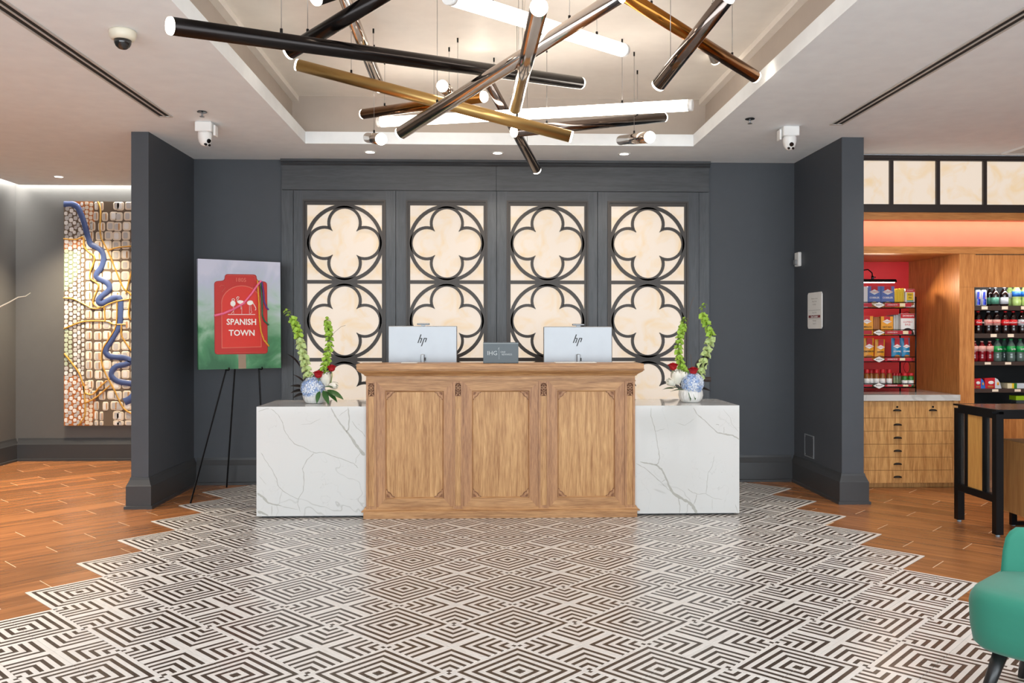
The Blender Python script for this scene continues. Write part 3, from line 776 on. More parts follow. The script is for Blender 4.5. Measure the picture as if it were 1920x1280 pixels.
# framed panels
for (a, b, c1, c2) in ((706, 850, 722.6, 832), (868, 1009.5, 885, 992.5), (1029, 1171, 1045, 1153)):
    A, B, C1, C2 = DXp(a), DXp(b), DXp(c1), DXp(c2); zt, zb = DZp(732), DZp(933)
    top, bot = bz1-.004, bz0; y0, y1 = YB-.008, YB+.012; yi = YB+.004
    fr = thing_part = bpy.data.objects.new('panel_frame', None)
    bpy.data.objects.remove(thing_part)
    def board(quad, inner, m_):
        """mitred flat board with a bevel running down to the panel"""
        mb = MB(); vs = [(x, y0, z) for x, z in quad]+[(x, yi, z) for x, z in inner]+[(quad[0][0], y1, quad[0][1]), (quad[1][0], y1, quad[1][1])]
        mb.add(vs, [(0, 1, 2, 3), (3, 2, 5, 4), (1, 0, 6, 7)]); return mb.build('frame_board', m_, desk)
    g = .010
    board([(B, top), (A, top), (C1, zt), (C2, zt)], [(C2-g, zt-g), (C1+g, zt-g)][::1], 'oak_h')
    board([(A, bot), (B, bot), (C2, zb), (C1, zb)], [(C1+g, zb+g), (C2-g, zb+g)], 'oak_h')
    board([(A, top), (A, bot), (C1, zb), (C1, zt)], [(C1+g, zt-g), (C1+g, zb+g)], 'oak_stile')
    board([(B, bot), (B, top), (C2, zt), (C2, zb)], [(C2-g, zb+g), (C2-g, zt-g)], 'oak_stile')
    MB().box(C1-.01, C2+.01, YB+.004, YB+.014, zb-.01, zt+.01).build('panel', 'oak_v', desk)
    for sx, sz, X_, Z_ in ((1, -1, C1+g*.6, zt-g*.6), (-1, -1, C2-g*.6, zt-g*.6), (1, 1, C1+g*.6, zb+g*.6), (-1, 1, C2-g*.6, zb+g*.6)):
        k = .058
        pts = [(0, 0), (k, 0), (k*.92, k*.14), (k*.70, k*.20), (k*.62, k*.40), (k*.52, k*.52), (k*.40, k*.62), (k*.20, k*.70), (k*.14, k*.92), (0, k)]
        poly = [(X_+sx*p_[0], Z_+sz*p_[1]) for p_ in pts]
        if sx*sz < 0: poly = poly[::-1]
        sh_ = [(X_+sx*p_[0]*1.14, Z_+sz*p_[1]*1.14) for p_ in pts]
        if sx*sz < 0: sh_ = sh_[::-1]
        co = MB().prism(poly, YB-.006, YB+.005).build('corner_ornament', 'oak_stile', desk)
        MB().prism(sh_, YB+.001, YB+.0048).build('shade_backing', 'carved_shade_oak', co)  # dark backing painted in as the ornament's shadow outline
        pts = [(.004, .004), (k*.52, .004), (k*.44, k*.14), (k*.40, k*.28), (k*.30, k*.30), (k*.28, k*.40), (k*.14, k*.44), (.004, k*.52)]
        poly = [(X_+sx*p_[0], Z_+sz*p_[1]) for p_ in pts]
        if sx*sz < 0: poly = poly[::-1]
        MB().prism(poly, YB-.0068, YB-.0058).build('hollow_shade', 'carved_shade_oak', co)  # flat dark patch standing for the shade of a hollow

# marble blocks beside the desk
blocks = []
plain('marble_vein', rgb(174, 172, 164), .12)
def block(x0, x1, m_, label):
    t = thing('marble_block', label, 'counter', ((x0+x1)/2, 6.75, 0))
    zt = atY(600, 762, 6.42).z
    mb = MB(); mb.box(x0, x1, 6.42, 6.44, .02, zt-.02); mb.build('front_slab', m_, t)
    mb = MB(); mb.box(x0, x1, 6.42, 7.06, zt-.02, zt); mb.build('top_slab', m_, t)
    sx = x0 if abs(x0) > abs(x1) else x1-.02
    mb = MB(); mb.box(sx, sx+.02, 6.44, 7.06, .02, zt-.02); mb.build('side_slab', m_, t)
    mb = MB(); mb.box(x0+.03, x1-.03, 6.46, 7.05, 0, .02); mb.build('toe_kick', 'black_plastic', t)
    blocks.append(t)
    return zt
def veins(t, ox, oy, sets):
    mb = MB()
    for pts, w0, w1 in sets:
        P_ = [atY(ox+x*.2552, oy+y*.2552, 6.42) for x, y in pts]; N = len(P_); vs = []
        Q = []
        for i in range(N-1):
            for k in range(4):
                p = P_[i].lerp(P_[i+1], k/4); j_ = 0 if k == 0 else .0022; Q.append((p.x+VR.uniform(-j_, j_), p.z+VR.uniform(-j_, j_)))
        Q.append((P_[-1].x, P_[-1].z)); N = len(Q)
        for i, p in enumerate(Q):
            a = Q[max(i-1, 0)]; b = Q[min(i+1, N-1)]; d = Vector((b[0]-a[0], b[1]-a[1])); d.normalize()
            f = i/(N-1); w_ = (w0+(w1-w0)*f)*.00103*.5*VR.uniform(.65, 1.3)*(.35 if i in (0, N-1) else 1)
            vs += [(p[0]-d.y*w_, 6.4197, p[1]+d.x*w_), (p[0]+d.y*w_, 6.4197, p[1]-d.x*w_)]
        mb.add(vs, [(2*i, 2*i+1, 2*i+3, 2*i+2) for i in range(N-1)])
    return mb.build('veining', 'marble_vein', t, kind='stuff')
VR = random.Random(5)
ZM = block(-1.832, bl-.002, 'marble', 'white veined marble block left of the oak desk')
block(br+.002, 1.79, 'marble_b', 'white veined marble block right of the oak desk')

veins(blocks[0], 470, 690, [([(150,300),(200,340),(235,400),(245,450),(280,510),(320,555),(390,580),(440,610),(470,622),(540,620),(600,645),(680,670),(760,700),(790,735)],4,4),
 ([(590,290),(620,350),(660,410),(700,460),(740,510),(770,560),(800,595),(838,640)],7,22), ([(715,290),(725,370),(718,450),(700,465)],9,8), ([(650,350),(690,320),(720,300)],3,3),
 ([(745,390),(780,440),(820,470),(842,505)],4,4), ([(75,620),(110,680),(160,750),(190,810),(200,860),(235,900),(290,935),(350,962),(385,905),(392,840),(390,770),(380,740),(410,680),(440,650),(465,625)],4,5),
 ([(50,918),(90,945),(130,990),(180,1003),(230,1012)],20,7), ([(230,1015),(300,1030),(350,1040)],4,2), ([(230,905),(215,960),(210,1000)],3,2), ([(350,965),(345,1000),(365,1055)],4,3), ([(155,1010),(155,1080)],4,4),
 ([(52,1050),(90,1065),(130,1083)],24,10), ([(55,320),(110,300),(135,295)],4,3), ([(370,415),(440,410),(515,370)],2,2), ([(60,790),(115,855)],2,2), ([(770,700),(775,660),(830,600)],3,2)])
veins(blocks[1], 940, 690, [([(1100,290),(1098,350),(1125,430),(1140,520),(1155,600),(1163,660),(1150,700),(1135,712)],4,6), ([(1020,688),(1080,700),(1135,710),(1175,740),(1205,800),(1235,870),(1265,920),(1310,950),(1370,980),(1405,1010),(1435,1066)],8,22),
 ([(990,700),(1050,730),(1120,790),(1180,845),(1240,900)],4,5), ([(1175,835),(1205,820)],4,4), ([(1300,950),(1313,1010),(1310,1066)],6,4), ([(1412,1005),(1430,960),(1437,925)],5,4),
 ([(1370,885),(1400,910),(1440,925),(1500,920),(1560,955),(1625,965)],4,2), ([(1505,920),(1510,850),(1518,770),(1550,720),(1565,640)],4,2), ([(1410,290),(1440,340),(1490,380),(1540,430),(1590,475),(1650,485),(1700,493),(1750,525)],5,10),
 ([(1575,412),(1600,418)],4,4), ([(1635,480),(1637,430)],4,3), ([(1630,300),(1680,360),(1700,420),(1745,470)],2,2), ([(1130,465),(1160,455),(1205,445)],3,2), ([(1720,1000),(1740,1065)],4,4), ([(1550,960),(1550,1040)],2,2), ([(1280,400),(1350,420),(1420,370)],2,2)])
# work surface behind the counter, monitors, sign
wt = thing('work_table', 'low work surface hidden behind the oak counter', 'table', (0, 7.0, 0))
MB().box(-.95, .9, 6.68, 7.3, .72, .75).build('table_top', 'oak_h', wt)
for x in (-.9, .85): MB().box(x-.025, x+.025, 6.95, 7.05, 0, .72).build('leg', 'oak_stile', wt)

def monitor(x0, x1, ytop, ybot, label, paper):
    Y = 6.84
    A, B = atY(x0, 640, Y).x, atY(x1, 640, Y).x; zt = atY(900, ytop, Y).z; zb = zt-.325; cx = (A+B)/2
    zd = .7505
    t = thing('monitor', label, 'monitor', (cx, Y, zd))
    MB().cbox(A, B, Y-.012, Y+.018, zb+.0, zt, .005).build('back_shell', 'silver', t)
    MB().box(A+.008, B-.008, Y+.018, Y+.022, zb+.008, zt-.008).build('screen', 'black_plastic', t)
    # the stand carries the shell from behind the counter
    MB().cbox(cx-.012, cx+.016, Y-.05, Y-.012, zd+.004, atY(900, 664, Y-.05).z, .004).build('stand_neck', 'silver', t)
    MB().box(cx-.1, cx+.1, Y-.09, Y+.07, zd, zd+.008).build('stand_foot', 'silver_dark', t)
    MB().box(cx+.016, cx+.026, Y-.04, Y-.03, zb+.05, zb+.075).build('cable_clip', 'black_plastic', t)
    MB().cbox(cx-.045, cx+.055, Y-.006, Y+.016, zt+.008, zt+.022, .004).build('webcam', 'silver_dark', t)
    MB().box(cx-.012, cx+.02, Y-.002, Y+.012, zt-.002, zt+.009).build('webcam_neck', 'silver_dark', t)
    # slanted stroke emblem
    lg = MB(); lz = atY(900, 638, Y).z; sl_ = .36
    def bar(x, z0, z1, w_=.0085): lg.prism([(cx+x+sl_*z0, lz+z0), (cx+x+w_+sl_*z0, lz+z0), (cx+x+w_+sl_*z1, lz+z1), (cx+x+sl_*z1, lz+z1)], Y-.0128, Y-.0118)
    bar(-.034, -.020, .048); bar(-.0155, -.020, .018); bar(.003, -.046, .020); bar(.0215, -.014, .018)
    bar(-.026, .013, .020, .012); bar(.011, .013, .020, .013)
    lg.build('emblem', 'black_plastic', t)
monitor(728, 857, 611, 678, 'silver monitor seen from behind, left one on the desk', 0)
monitor(1019, 1147.5, 612, 679, 'silver monitor seen from behind, right one on the desk', 1)
def sheet(x0, x1, Y0, Y1, label):
    a, b = atY(x0, 680, Y0).x, atY(x1, 680, Y0).x
    tag(MB().box(a, b, Y0, Y1, zt1+.0003, zt1+.004).build('paper_stack', 'paper'), label, 'paper')
sheet(1042, 1119, 6.5, 6.64, 'thin stack of white paper in front of the right monitor')
sheet(752, 782, 6.5, 6.62, 'small white paper in front of the left monitor')
Y = 6.45; A, B = atY(906, 660, Y).x, atY(972, 660, Y).x; zt = atY(939, 641.5, Y).z
t = thing('counter_sign', 'dark teal plaque with pale lettering standing between the monitors', 'sign', ((A+B)/2, Y, zt1))
MB().box(A, B, Y, Y+.03, zt1+.0005, zt).build('plaque', 'plaque_teal', t, bevel=.002)
MB().box(A, B, Y-.0015, Y, zt-.010, zt-.008).build('edge_line', 'plaque_text', t)
cx = (A+B)/2; cz = (zt+zt1)/2-.004
mb = text_front('IHG', .046, (A+.068, Y-.001, cz)); mb.build('lettering', 'plaque_text', t)
q = MB().box(cx-.014, cx-.0125, Y-.0014, Y, cz-.045, cz+.045); q.prism([(cx-.014, cz+.045), (cx-.022, cz+.03), (cx-.0215, cz+.028), (cx-.014, cz+.04)][::-1], Y-.0014, Y-.0002); q.build('divider_mark', 'plaque_text', t)
mb = text_front('ONE', .018, (cx+.016, Y-.001, cz+.009)); mb.build('lettering', 'plaque_text', t)
mb = text_front('REWARDS', .018, (cx+.046, Y-.001, cz-.009), xs=.95); mb.build('lettering', 'plaque_text', t)

# ================================================================== MARKET NICHE (right)
YM = 7.5
def MXp(x, Y=YM): return atY(x, 700, Y).x
def MZp(y, Y=YM): return atY(1750, y, Y).z
XE = 6.2                                     # the market runs on past the right edge of the photo
plain('clerestory_metal', rgb(52, 42, 38), .4, .2)
# clerestory band of lit panes
cl = struct(bpy.data.objects.new('window_5', None)); COL.objects.link(cl); cl.location = (4.5, YM, MZp(398))
zA, zB, zC_, zD = ZC-.001, MZp(301), MZp(383), MZp(398)
MB().box(2.94, XE, YM, YM+.12, zB, zA).build('top_rail', 'clerestory_metal', cl)
MB().box(2.94, XE, YM-.012, YM+.12, zA-.035, zA-.02).build('top_bead', 'clerestory_metal', cl)
MB().box(2.94, XE, YM, YM+.12, zD, zC_).build('bottom_rail', 'clerestory_metal', cl)
MB().box(2.94, XE, YM-.012, YM, zD, zD+.022).build('bottom_bead', 'clerestory_metal', cl)
mul = [MXp(1672.5), MXp(1760), MXp(1848)]; st_ = mul[1]-mul[0]
xs_ = [mul[0]-st_]+mul+[mul[2]+st_*k for k in range(1, 5)]
for x in xs_:
    if 2.95 < x < XE: MB().box(x-.016, x+.016, YM+.004, YM+.1, zC_, zB).build('mullion', 'clerestory_metal', cl)
ed = [2.94]+[x for x in xs_ if x > 2.95]+[XE]
for a, b in zip(ed[:-1], ed[1:]):
    if b-a > .06: MB().box(a+.012, b-.012, YM+.03, YM+.04, zC_-.002, zB+.002).build('pane', 'onyx_clerestory', cl)
# soffit board, glowing recess, lower band
zE, zF, zG = MZp(412), MZp(462), MZp(475)
mk = struct(bpy.data.objects.new('wall_market', None)); COL.objects.link(mk); mk.location = (4.5, YM, 0)
MB().box(2.94, XE, YM, YM+.10, zE, zD-.001).build('soffit_board', 'market_oak_h', mk); MB().box(2.94, XE, YM+.10, YM+.42, zE+.075, zE+.095).build('recess_top', 'salmon_wall', mk)
MB().box(2.94, XE, YM+.30, YM+.34, zF-.05, zE+.075).build('recess_back', 'salmon_wall', mk)
MB().box(2.94, XE, YM-.005, YM+.279, zG, zF).build('cove_shelf', 'market_oak_h', mk)
tag(MB().box(2.95, XE-.05, YM+.13, YM+.16, zE+.05, zE+.07).build('led_strip', 'market_led'), 'peach LED strip glowing in the recess above the market shelves', 'light strip')
XS = MXp(1803)                               # side panel between niche and cooler
YN2 = 8.41
MB().box(2.94, XS, YN2, YN2+.06, 0, zG+.3).build('niche_back', 'red_wall', mk)
MB().box(XS-.02, XS, YM, YN2, 0, zG-.0005).build('niche_side_panel', 'market_oak', mk)
MB().box(2.94, XS+.02, YM+.28, YN2, zG, zG+.03).build('niche_soffit', 'market_oak_h', mk)
struct(MB().box(2.94, XR, YM+.13, 8.6, ZC, ZC+.1).build('ceiling_market', 'ceiling_white', origin='world')); struct(MB().box(2.94, XR, 8.5, 8.6, 0, ZC).build('wall_market_back', 'slate_paint', origin='world'))
# cooler surround
XO = MXp(1827); zO = MZp(538); zO2 = MZp(772)
MB().box(XS+.0005, XE, YM, YM+.03, zO, zG-.0005).build('header_panel', 'market_oak', mk)
MB().box(XS+.0005, XO, YM+.001, YM+.03, 0, zO-.0005).build('cooler_stile', 'market_oak', mk)
MB().box(XO+.0005, XE, YM+.002, YM+.03, 0, zO2).build('cooler_base_panel', 'market_oak', mk)
MB().box(MXp(1829), XE, YM-.001, YM+.0005, zG-.012, zG-.006).build('shadow_strip', 'duct_shade_black', mk)  # solid black strip standing in for a shadow line under the shelf
# cooler interior
cool = thing('open_cooler', 'black open drinks cooler with brown shelf edges in the wooden market wall', 'cooler', ((XO+XE)/2, YM+.3, zO2))
MB().box(XO, XE, YM+.50, YM+.52, zO2, zO+.04).build('back_panel', 'fridge_black', cool)
MB().box(XO-.02, XO, YM+.03, YM+.50, zO2, zO+.04).build('side_wall', 'fridge_black', cool)
MB().box(XO, XE, YM+.03, YM+.50, zO2-.02, zO2).build('deck', 'fridge_black', cool)
MB().box(XO, XE, YM+.03, YM+.50, zO+.04, zO+.05).build('lid', 'fridge_black', cool)
tag(MB().box(XO+.02, XE-.02, YM+.04, YM+.06, zO+.02, zO+.038).build('led_strip', 'cooler_fill_led'), 'unseen white LED strip added behind the wooden header to brighten the cooler', 'light strip')  # added strip, hidden from view, that brightens the drinks
YSF = YM+.07
shelf_z = []
for (ya, yb, tags) in ((573, 581.5, (1846, 1884, 1920)), (625, 633.5, (1863, 1895)), (678, 685, (1852, 1890)), (729, 736, (1866, 1908))):
    za, zb = MZp(ya, YSF), MZp(yb, YSF)
    sh = MB().box(XO+.002, XE-.01, YSF, YSF+.40, zb, za).build('shelf', 'fridge_shelf', cool)
    for tx in tags:
        X_ = MXp(tx, YSF); MB().box(X_-.028, X_+.028, YSF-.002, YSF-.0003, zb+.008, za-.004).build('price_tag', 'price_tag', sh)
    shelf_z.append(za)

# ---- drawer cabinet and its top
zt_, zb_ = MZp(740, YM-.02), MZp(751, YM-.02)
XC = MXp(1787)
tag(MB().box(2.94, XS-.022, YM-.02, YN2-.005, zb_, zt_).build('quartz_countertop', 'quartz_top'), 'white quartz countertop on the drawer cabinet beside the right pier', 'countertop')
cab = thing('drawer_cabinet', 'oak drawer cabinet with black cup pulls under the quartz top', 'cabinet', (3.5, 7.9, 0))
MB().box(2.99, XS-.024, YM+.02, YN2-.01, .06, zb_-.001).build('carcass', 'drawer_oak', cab)
MB().box(2.99, XS-.024, YM+.06, YN2-.02, 0, .06).build('toe_kick', 'drawer_oak', cab)
rows = (752, 783, 807.5, 832, 856.5, 881, 905)
hx = (1682, 1749)
def cup_pull(x, z, parent, lock):
    mb = MB(); n = 12; vs = []
    for k, (rx, rz, y) in enumerate(((.036, .014, YM-.001), (.036, .014, YM-.006), (.030, .012, YM-.016), (.018, .007, YM-.022), (.004, .002, YM-.024))):
        for i in range(n+1):
            t_ = PI*i/n; vs.append((x+rx*math.cos(t_), y, z-.004+rz*math.sin(t_)))
    m_ = n+1
    mb.add(vs, [(k*m_+i, k*m_+i+1, (k+1)*m_+i+1, (k+1)*m_+i) for k in range(4) for i in range(n)], 0, True)
    mb.box(x-.037, x+.037, YM-.006, YM-.001, z-.009, z-.003)
    mb.build('cup_pull', 'black_metal', parent)
    if lock: MB().cyl((x, YM-.006, z+.028), (x, YM, z+.028), .009, n=14).build('lock', 'black_metal', parent)
for i in range(6):
    za, zb2 = MZp(rows[i]), MZp(rows[i+1])
    spl = [(MXp(1570), MXp(1716.5)), (MXp(1716.5), XC)] if i == 0 else [(MXp(1570), XC)]
    for k, (a, b) in enumerate(spl):
        a = max(a, 2.995)
        d_ = MB().box(a+.0015, b-.0015, YM, YM+.02, zb2+.0015, za-.0015).build('drawer', 'drawer_oak', cab)
        cup_pull(MXp(hx[k] if i == 0 else 1683), (za+zb2)/2-(.004 if i == 0 else 0), d_, i == 0)
MB().box(XC+.002, XS-.024, YM+.004, YM+.02, .06, zb_-.001).build('filler_strip', 'drawer_oak', cab)

# ---- wire rack with groceries
YR = 7.86
def RX(x, Y=YR): return atY(x, 640, Y).x
def RZ(y, Y=YR): return atY(1670, y, Y).z
plain('pk_blue', rgb(92, 116, 182), .4); plain('pk_yellow', rgb(240, 200, 40), .4); plain('pk_gold', rgb(236, 160, 40), .4)
plain('pk_white', rgb(236, 234, 232), .4); plain('pk_red', rgb(196, 30, 40), .4); plain('pk_crust', rgb(176, 110, 56), .5)
plain('pk_teal', rgb(24, 130, 178), .3); plain('pk_dark', rgb(40, 26, 22), .4); plain('pk_text', rgb(120, 24, 30), .5)
plain('pk_ink', rgb(60, 40, 20), .5); plain('pk_green', rgb(54, 122, 44), .4); plain('pk_spice', rgb(140, 84, 36), .3); plain('pk_cream', rgb(230, 216, 180), .5)
plain('pk_herb', rgb(128, 140, 104), .35); plain('pk_cyan', rgb(60, 170, 170), .4); plain('rail_red', rgb(176, 24, 44), .4)
DEEP = .30
rail_y = ((566.5, 577), (618, 628.5), (669, 678), (719, 726.5))
rx0, rx1 = 2.96, RX(1717)
rack = thing('wire_rack', 'black wire grocery rack with red and white shelf rails on the quartz top', 'rack', (rx0+.3, YR+.15, zt_))
for (x, y) in ((rx1, YR), (rx1, YR+DEEP), (rx0, YR), (rx0, YR+DEEP)):
    MB().cyl((x, y, zt_), (x, y, RZ(556)), .007, n=8).build('post', 'black_metal', rack)
MB().box(RX(1688, YR+DEEP), rx1-.004, YR+DEEP-.002, YR+DEEP+.002, RZ(728), RZ(580)).build('back_sheet', 'diffuser_grey', rack)
for k, (ya, yb) in enumerate(rail_y):
    za, zb2 = RZ(ya), RZ(yb)
    sh = MB().box(rx0, rx1, YR, YR+DEEP, zb2, zb2+.004).build('shelf', 'black_metal', rack)
    for zz in (zb2, za):
        MB().cyl((rx0, YR-.004, zz), (rx1, YR-.004, zz), .0035, n=6).build('front_wire', 'black_metal', sh)
    for j in range(14):
        xx = rx0+(rx1-rx0)*(j+.5)/14
        MB().cyl((xx, YR-.004, zb2), (xx, YR-.004, za), .0015, n=5).build('upright_wire', 'black_metal', sh)
    zr0, zr1 = zb2+.010, za-.008
    MB().box(RX(1659), RX(1708), YR-.010, YR-.008, zr0, zr1).build('price_rail', 'rail_red', sh)
    MB().box(rx0, RX(1634), YR-.010, YR-.008, zr0, zr1).build('price_rail', 'rail_red', sh)
    MB().box(RX(1686+k % 2*6), RX(1696+k % 2*6), YR-.012, YR-.0102, zr0+.002, zr1-.002).build('price_card', 'pk_cream', sh)
    text_front('LOUISIANA FISH FRY', .017, ((RX(1659)+RX(1686))/2, YR-.0103, (zr0+zr1)/2), xs=.62).build('lettering', 'pk_white', sh)
    cxr = RX(1647); czr = (za+zb2)/2; hw_, hh_ = .055, .027
    dm = MB().prism([(cxr-hw_, czr), (cxr, czr-hh_), (cxr+hw_, czr), (cxr, czr+hh_)], YR-.014, YR-.011).build('diamond_badge', 'pk_white', sh)
    text_front('PRODUCTS', .013, (cxr, YR-.0142, czr), xs=.9, bold=.0004).build('lettering', 'pk_ink', dm)
# scroll on the side sheet
for yy0, yy1 in ((678, 703), (582, 590)):
    cx_ = RX(1701, YR+.29); pts = []
    for sgn in (-1, 1):
        q = [(cx_+sgn*.035*math.sin(PI*min(1, f*1.0)) , YR+DEEP-.006, RZ(yy1)+(RZ(yy0)-RZ(yy1))*f) for f in [i/8 for i in range(9)]]
        MB().path(q, .002, 5).build('scroll', 'black_metal', rack)

def zsh(k): return RZ(rail_y[k][1])+.0045
def carton(name, label, cat, x0, x1, ytop, k, yd, m_, dec=None, depth=.05, group=None):
    Y = YR+yd; A, B = atY(x0, 640, Y).x, atY(x1, 640, Y).x; zt = atY(1670, ytop, Y).z; z0 = zsh(k)
    t = thing(name, label, cat, ((A+B)/2, Y, z0), group)
    MB().box(A, B, Y, Y+depth, z0, zt).build('carton', m_, t)
    if dec: dec(t, A, B, Y, z0, zt)
    return t
def diamond(t, cx, cz, hw_, Y, m_='pk_white'):
    d_ = MB().prism([(cx-hw_, cz), (cx, cz-hw_*.52), (cx+hw_, cz), (cx, cz+hw_*.52)], Y-.0016, Y-.0008).build('diamond_logo', m_, t)
    text_front('LOUISIANA', hw_*.38, (cx, Y-.0018, cz), xs=.85).build('lettering', 'pk_red', d_)
def dec_cobbler(t, A, B, Y, z0, zt):
    cx = (A+B)/2; w_ = B-A; h = zt-z0
    MB().box(cx-.26*w_, cx+.26*w_, Y-.0008, Y-.0002, zt-.2*h, zt-.001).build('red_banner', 'pk_red', t)
    diamond(t, cx, zt-.27*h, .4*w_, Y)
    text_front('COBBLER', .19*w_, (cx, Y-.0008, zt-.54*h), xs=.95, bold=.0006).build('lettering', 'pk_white', t)
    n = 14; MB().prism([(cx+.46*w_*math.cos(PI*i/n), z0+.10*h+.17*h*math.sin(PI*i/n)) for i in range(n+1)]+[(A, z0), (B, z0)], Y-.0009, Y-.0002).build('pie_picture', 'pk_crust', t)
    MB().ball((cx, Y-.0006, z0+.2*h), .26*w_, .0012, .09*h, 12, 6).build('cream_picture', 'pk_cream', t)
carton('cobbler_carton', 'blue cobbler carton on the top rack shelf, left of two', 'box', 1627.5, 1651.5, 536.5, 0, .05, 'pk_blue', dec_cobbler, group='blue cobbler cartons on the top rack shelf')
carton('cobbler_carton', 'blue cobbler carton on the top rack shelf, right of two', 'box', 1652, 1677, 536.5, 0, .05, 'pk_blue', dec_cobbler, group='blue cobbler cartons on the top rack shelf')
carton('grocery_carton', 'white carton end beside the pier on the top rack shelf', 'box', 1616, 1626.8, 537, 0, .05, 'pk_white')
def dec_fry(t, A, B, Y, z0, zt):
    cx = (A+B)/2; w_ = B-A; h = zt-z0
    MB().box(A, B, Y-.0008, Y-.0002, zt-.17*h, zt-.001).build('red_banner', 'pk_red', t)
    text_front("ZATARAIN'S", .13*w_, (cx, Y-.001, zt-.085*h), xs=.95).build('lettering', 'pk_white', t)
    MB().box(cx-.36*w_, cx+.36*w_, Y-.0008, Y-.0002, z0+.38*h, zt-.19*h).build('yellow_field', 'pk_yellow', t)
    text_front('FISH', .24*w_, (cx, Y-.001, z0+.68*h), bold=.0004).build('lettering', 'pk_ink', t); text_front('FRI', .24*w_, (cx, Y-.001, z0+.52*h), bold=.0004).build('lettering', 'pk_ink', t)
    MB().box(cx-.36*w_, cx+.36*w_, Y-.0009, Y-.0002, z0+.33*h, z0+.39*h).build('teal_bar', 'pk_cyan', t)
    MB().ball((cx+.05*w_, Y-.0005, z0+.2*h), .4*w_, .0012, .1*h, 12, 6).build('food_picture', 'pk_crust', t)
carton('fish_fry_carton', 'white and yellow fish fry carton at the right end of the top rack shelf', 'box', 1697.5, 1715, 541.5, 0, .04, 'pk_white', dec_fry)
pos = ('first', 'second', 'third', 'fourth', 'fifth')
for i in range(4):
    carton('side_carton', 'plain yellow carton end on the top rack shelf, %s from the blue cartons' % pos[i], 'box', 1677.6+i*4.9, 1682.1+i*4.9, 541.2-i*.3, 0, .07, 'pk_yellow', depth=.15, group='yellow carton ends on the top rack shelf')
def dec_mix(txt):
    def f(t, A, B, Y, z0, zt):
        cx = (A+B)/2; w_ = B-A; h = zt-z0
        MB().box(cx-.25*w_, cx+.25*w_, Y-.0008, Y-.0002, zt-.2*h, zt-.001).build('red_banner', 'pk_red', t)
        diamond(t, cx, zt-.28*h, .38*w_, Y)
        text_front(txt, .16*w_, (cx, Y-.001, z0+.42*h), bold=.0005, xs=.9).build('lettering', 'pk_ink', t)
        MB().ball((cx, Y-.0005, z0+.14*h), .4*w_, .0012, .11*h, 12, 6).build('food_picture', 'pk_crust', t)
    return f
carton('mix_carton', 'golden mix carton cut by the pier on the second rack shelf', 'box', 1614, 1637, 592.5, 1, .05, 'pk_gold', dec_mix('JAMBALAYA'))
carton('mix_carton', 'golden dirty rice carton in the middle of the second rack shelf', 'box', 1652, 1674.5, 593, 1, .05, 'pk_gold', dec_mix('DIRTY RICE'))
for i in range(4):
    carton('side_carton', 'tan carton end between the golden cartons on the second shelf, %s from left' % pos[i], 'box', 1637.8+i*3.5, 1640.9+i*3.5, 594, 1, .08, 'pk_crust', depth=.15, group='tan carton ends on the second rack shelf')
def dec_base(t, A, B, Y, z0, zt):
    cx = (A+B)/2; w_ = B-A; h = zt-z0
    MB().box(A-.001, B+.001, Y-.0008, Y-.0002, zt-.22*h, zt-.002).build('red_banner', 'pk_red', t)
    text_front("ZATARAIN'S", .15*w_, (cx+.04*w_, Y-.001, zt-.11*h), bold=.0005).build('lettering', 'pk_white', t)
    text_front('GUMBO', .19*w_, (cx, Y-.001, z0+.6*h)).build('lettering', 'pk_red', t); text_front('BASE', .19*w_, (cx, Y-.001, z0+.48*h)).build('lettering', 'pk_red', t)
    n = 14; MB().prism([(cx+.46*w_*math.cos(PI*i/n), z0+.32*h*math.sin(PI*i/n)+.001) for i in range(n+1)], Y-.0009, Y-.0002).build('bowl_picture', 'pk_dark', t)
    for dx in (-.15, .1, .25): MB().ball((cx+dx*w_, Y-.0007, z0+.13*h), .07*w_, .0012, .05*h, 8, 5).build('food_picture', 'pk_crust', t)
carton('gumbo_carton', 'white gumbo base carton with red banner at the right of the second shelf', 'box', 1689, 1714.8, 587.5, 1, .04, 'pk_white', dec_base)
for i in range(3):
    carton('side_carton', 'thin grey carton end left of the gumbo carton, %s from left' % pos[i], 'box', 1675.5+i*4.4, 1679.4+i*4.4, 591-i*.8, 1, .08, 'diffuser_grey', depth=.15, group='grey carton ends on the second rack shelf')
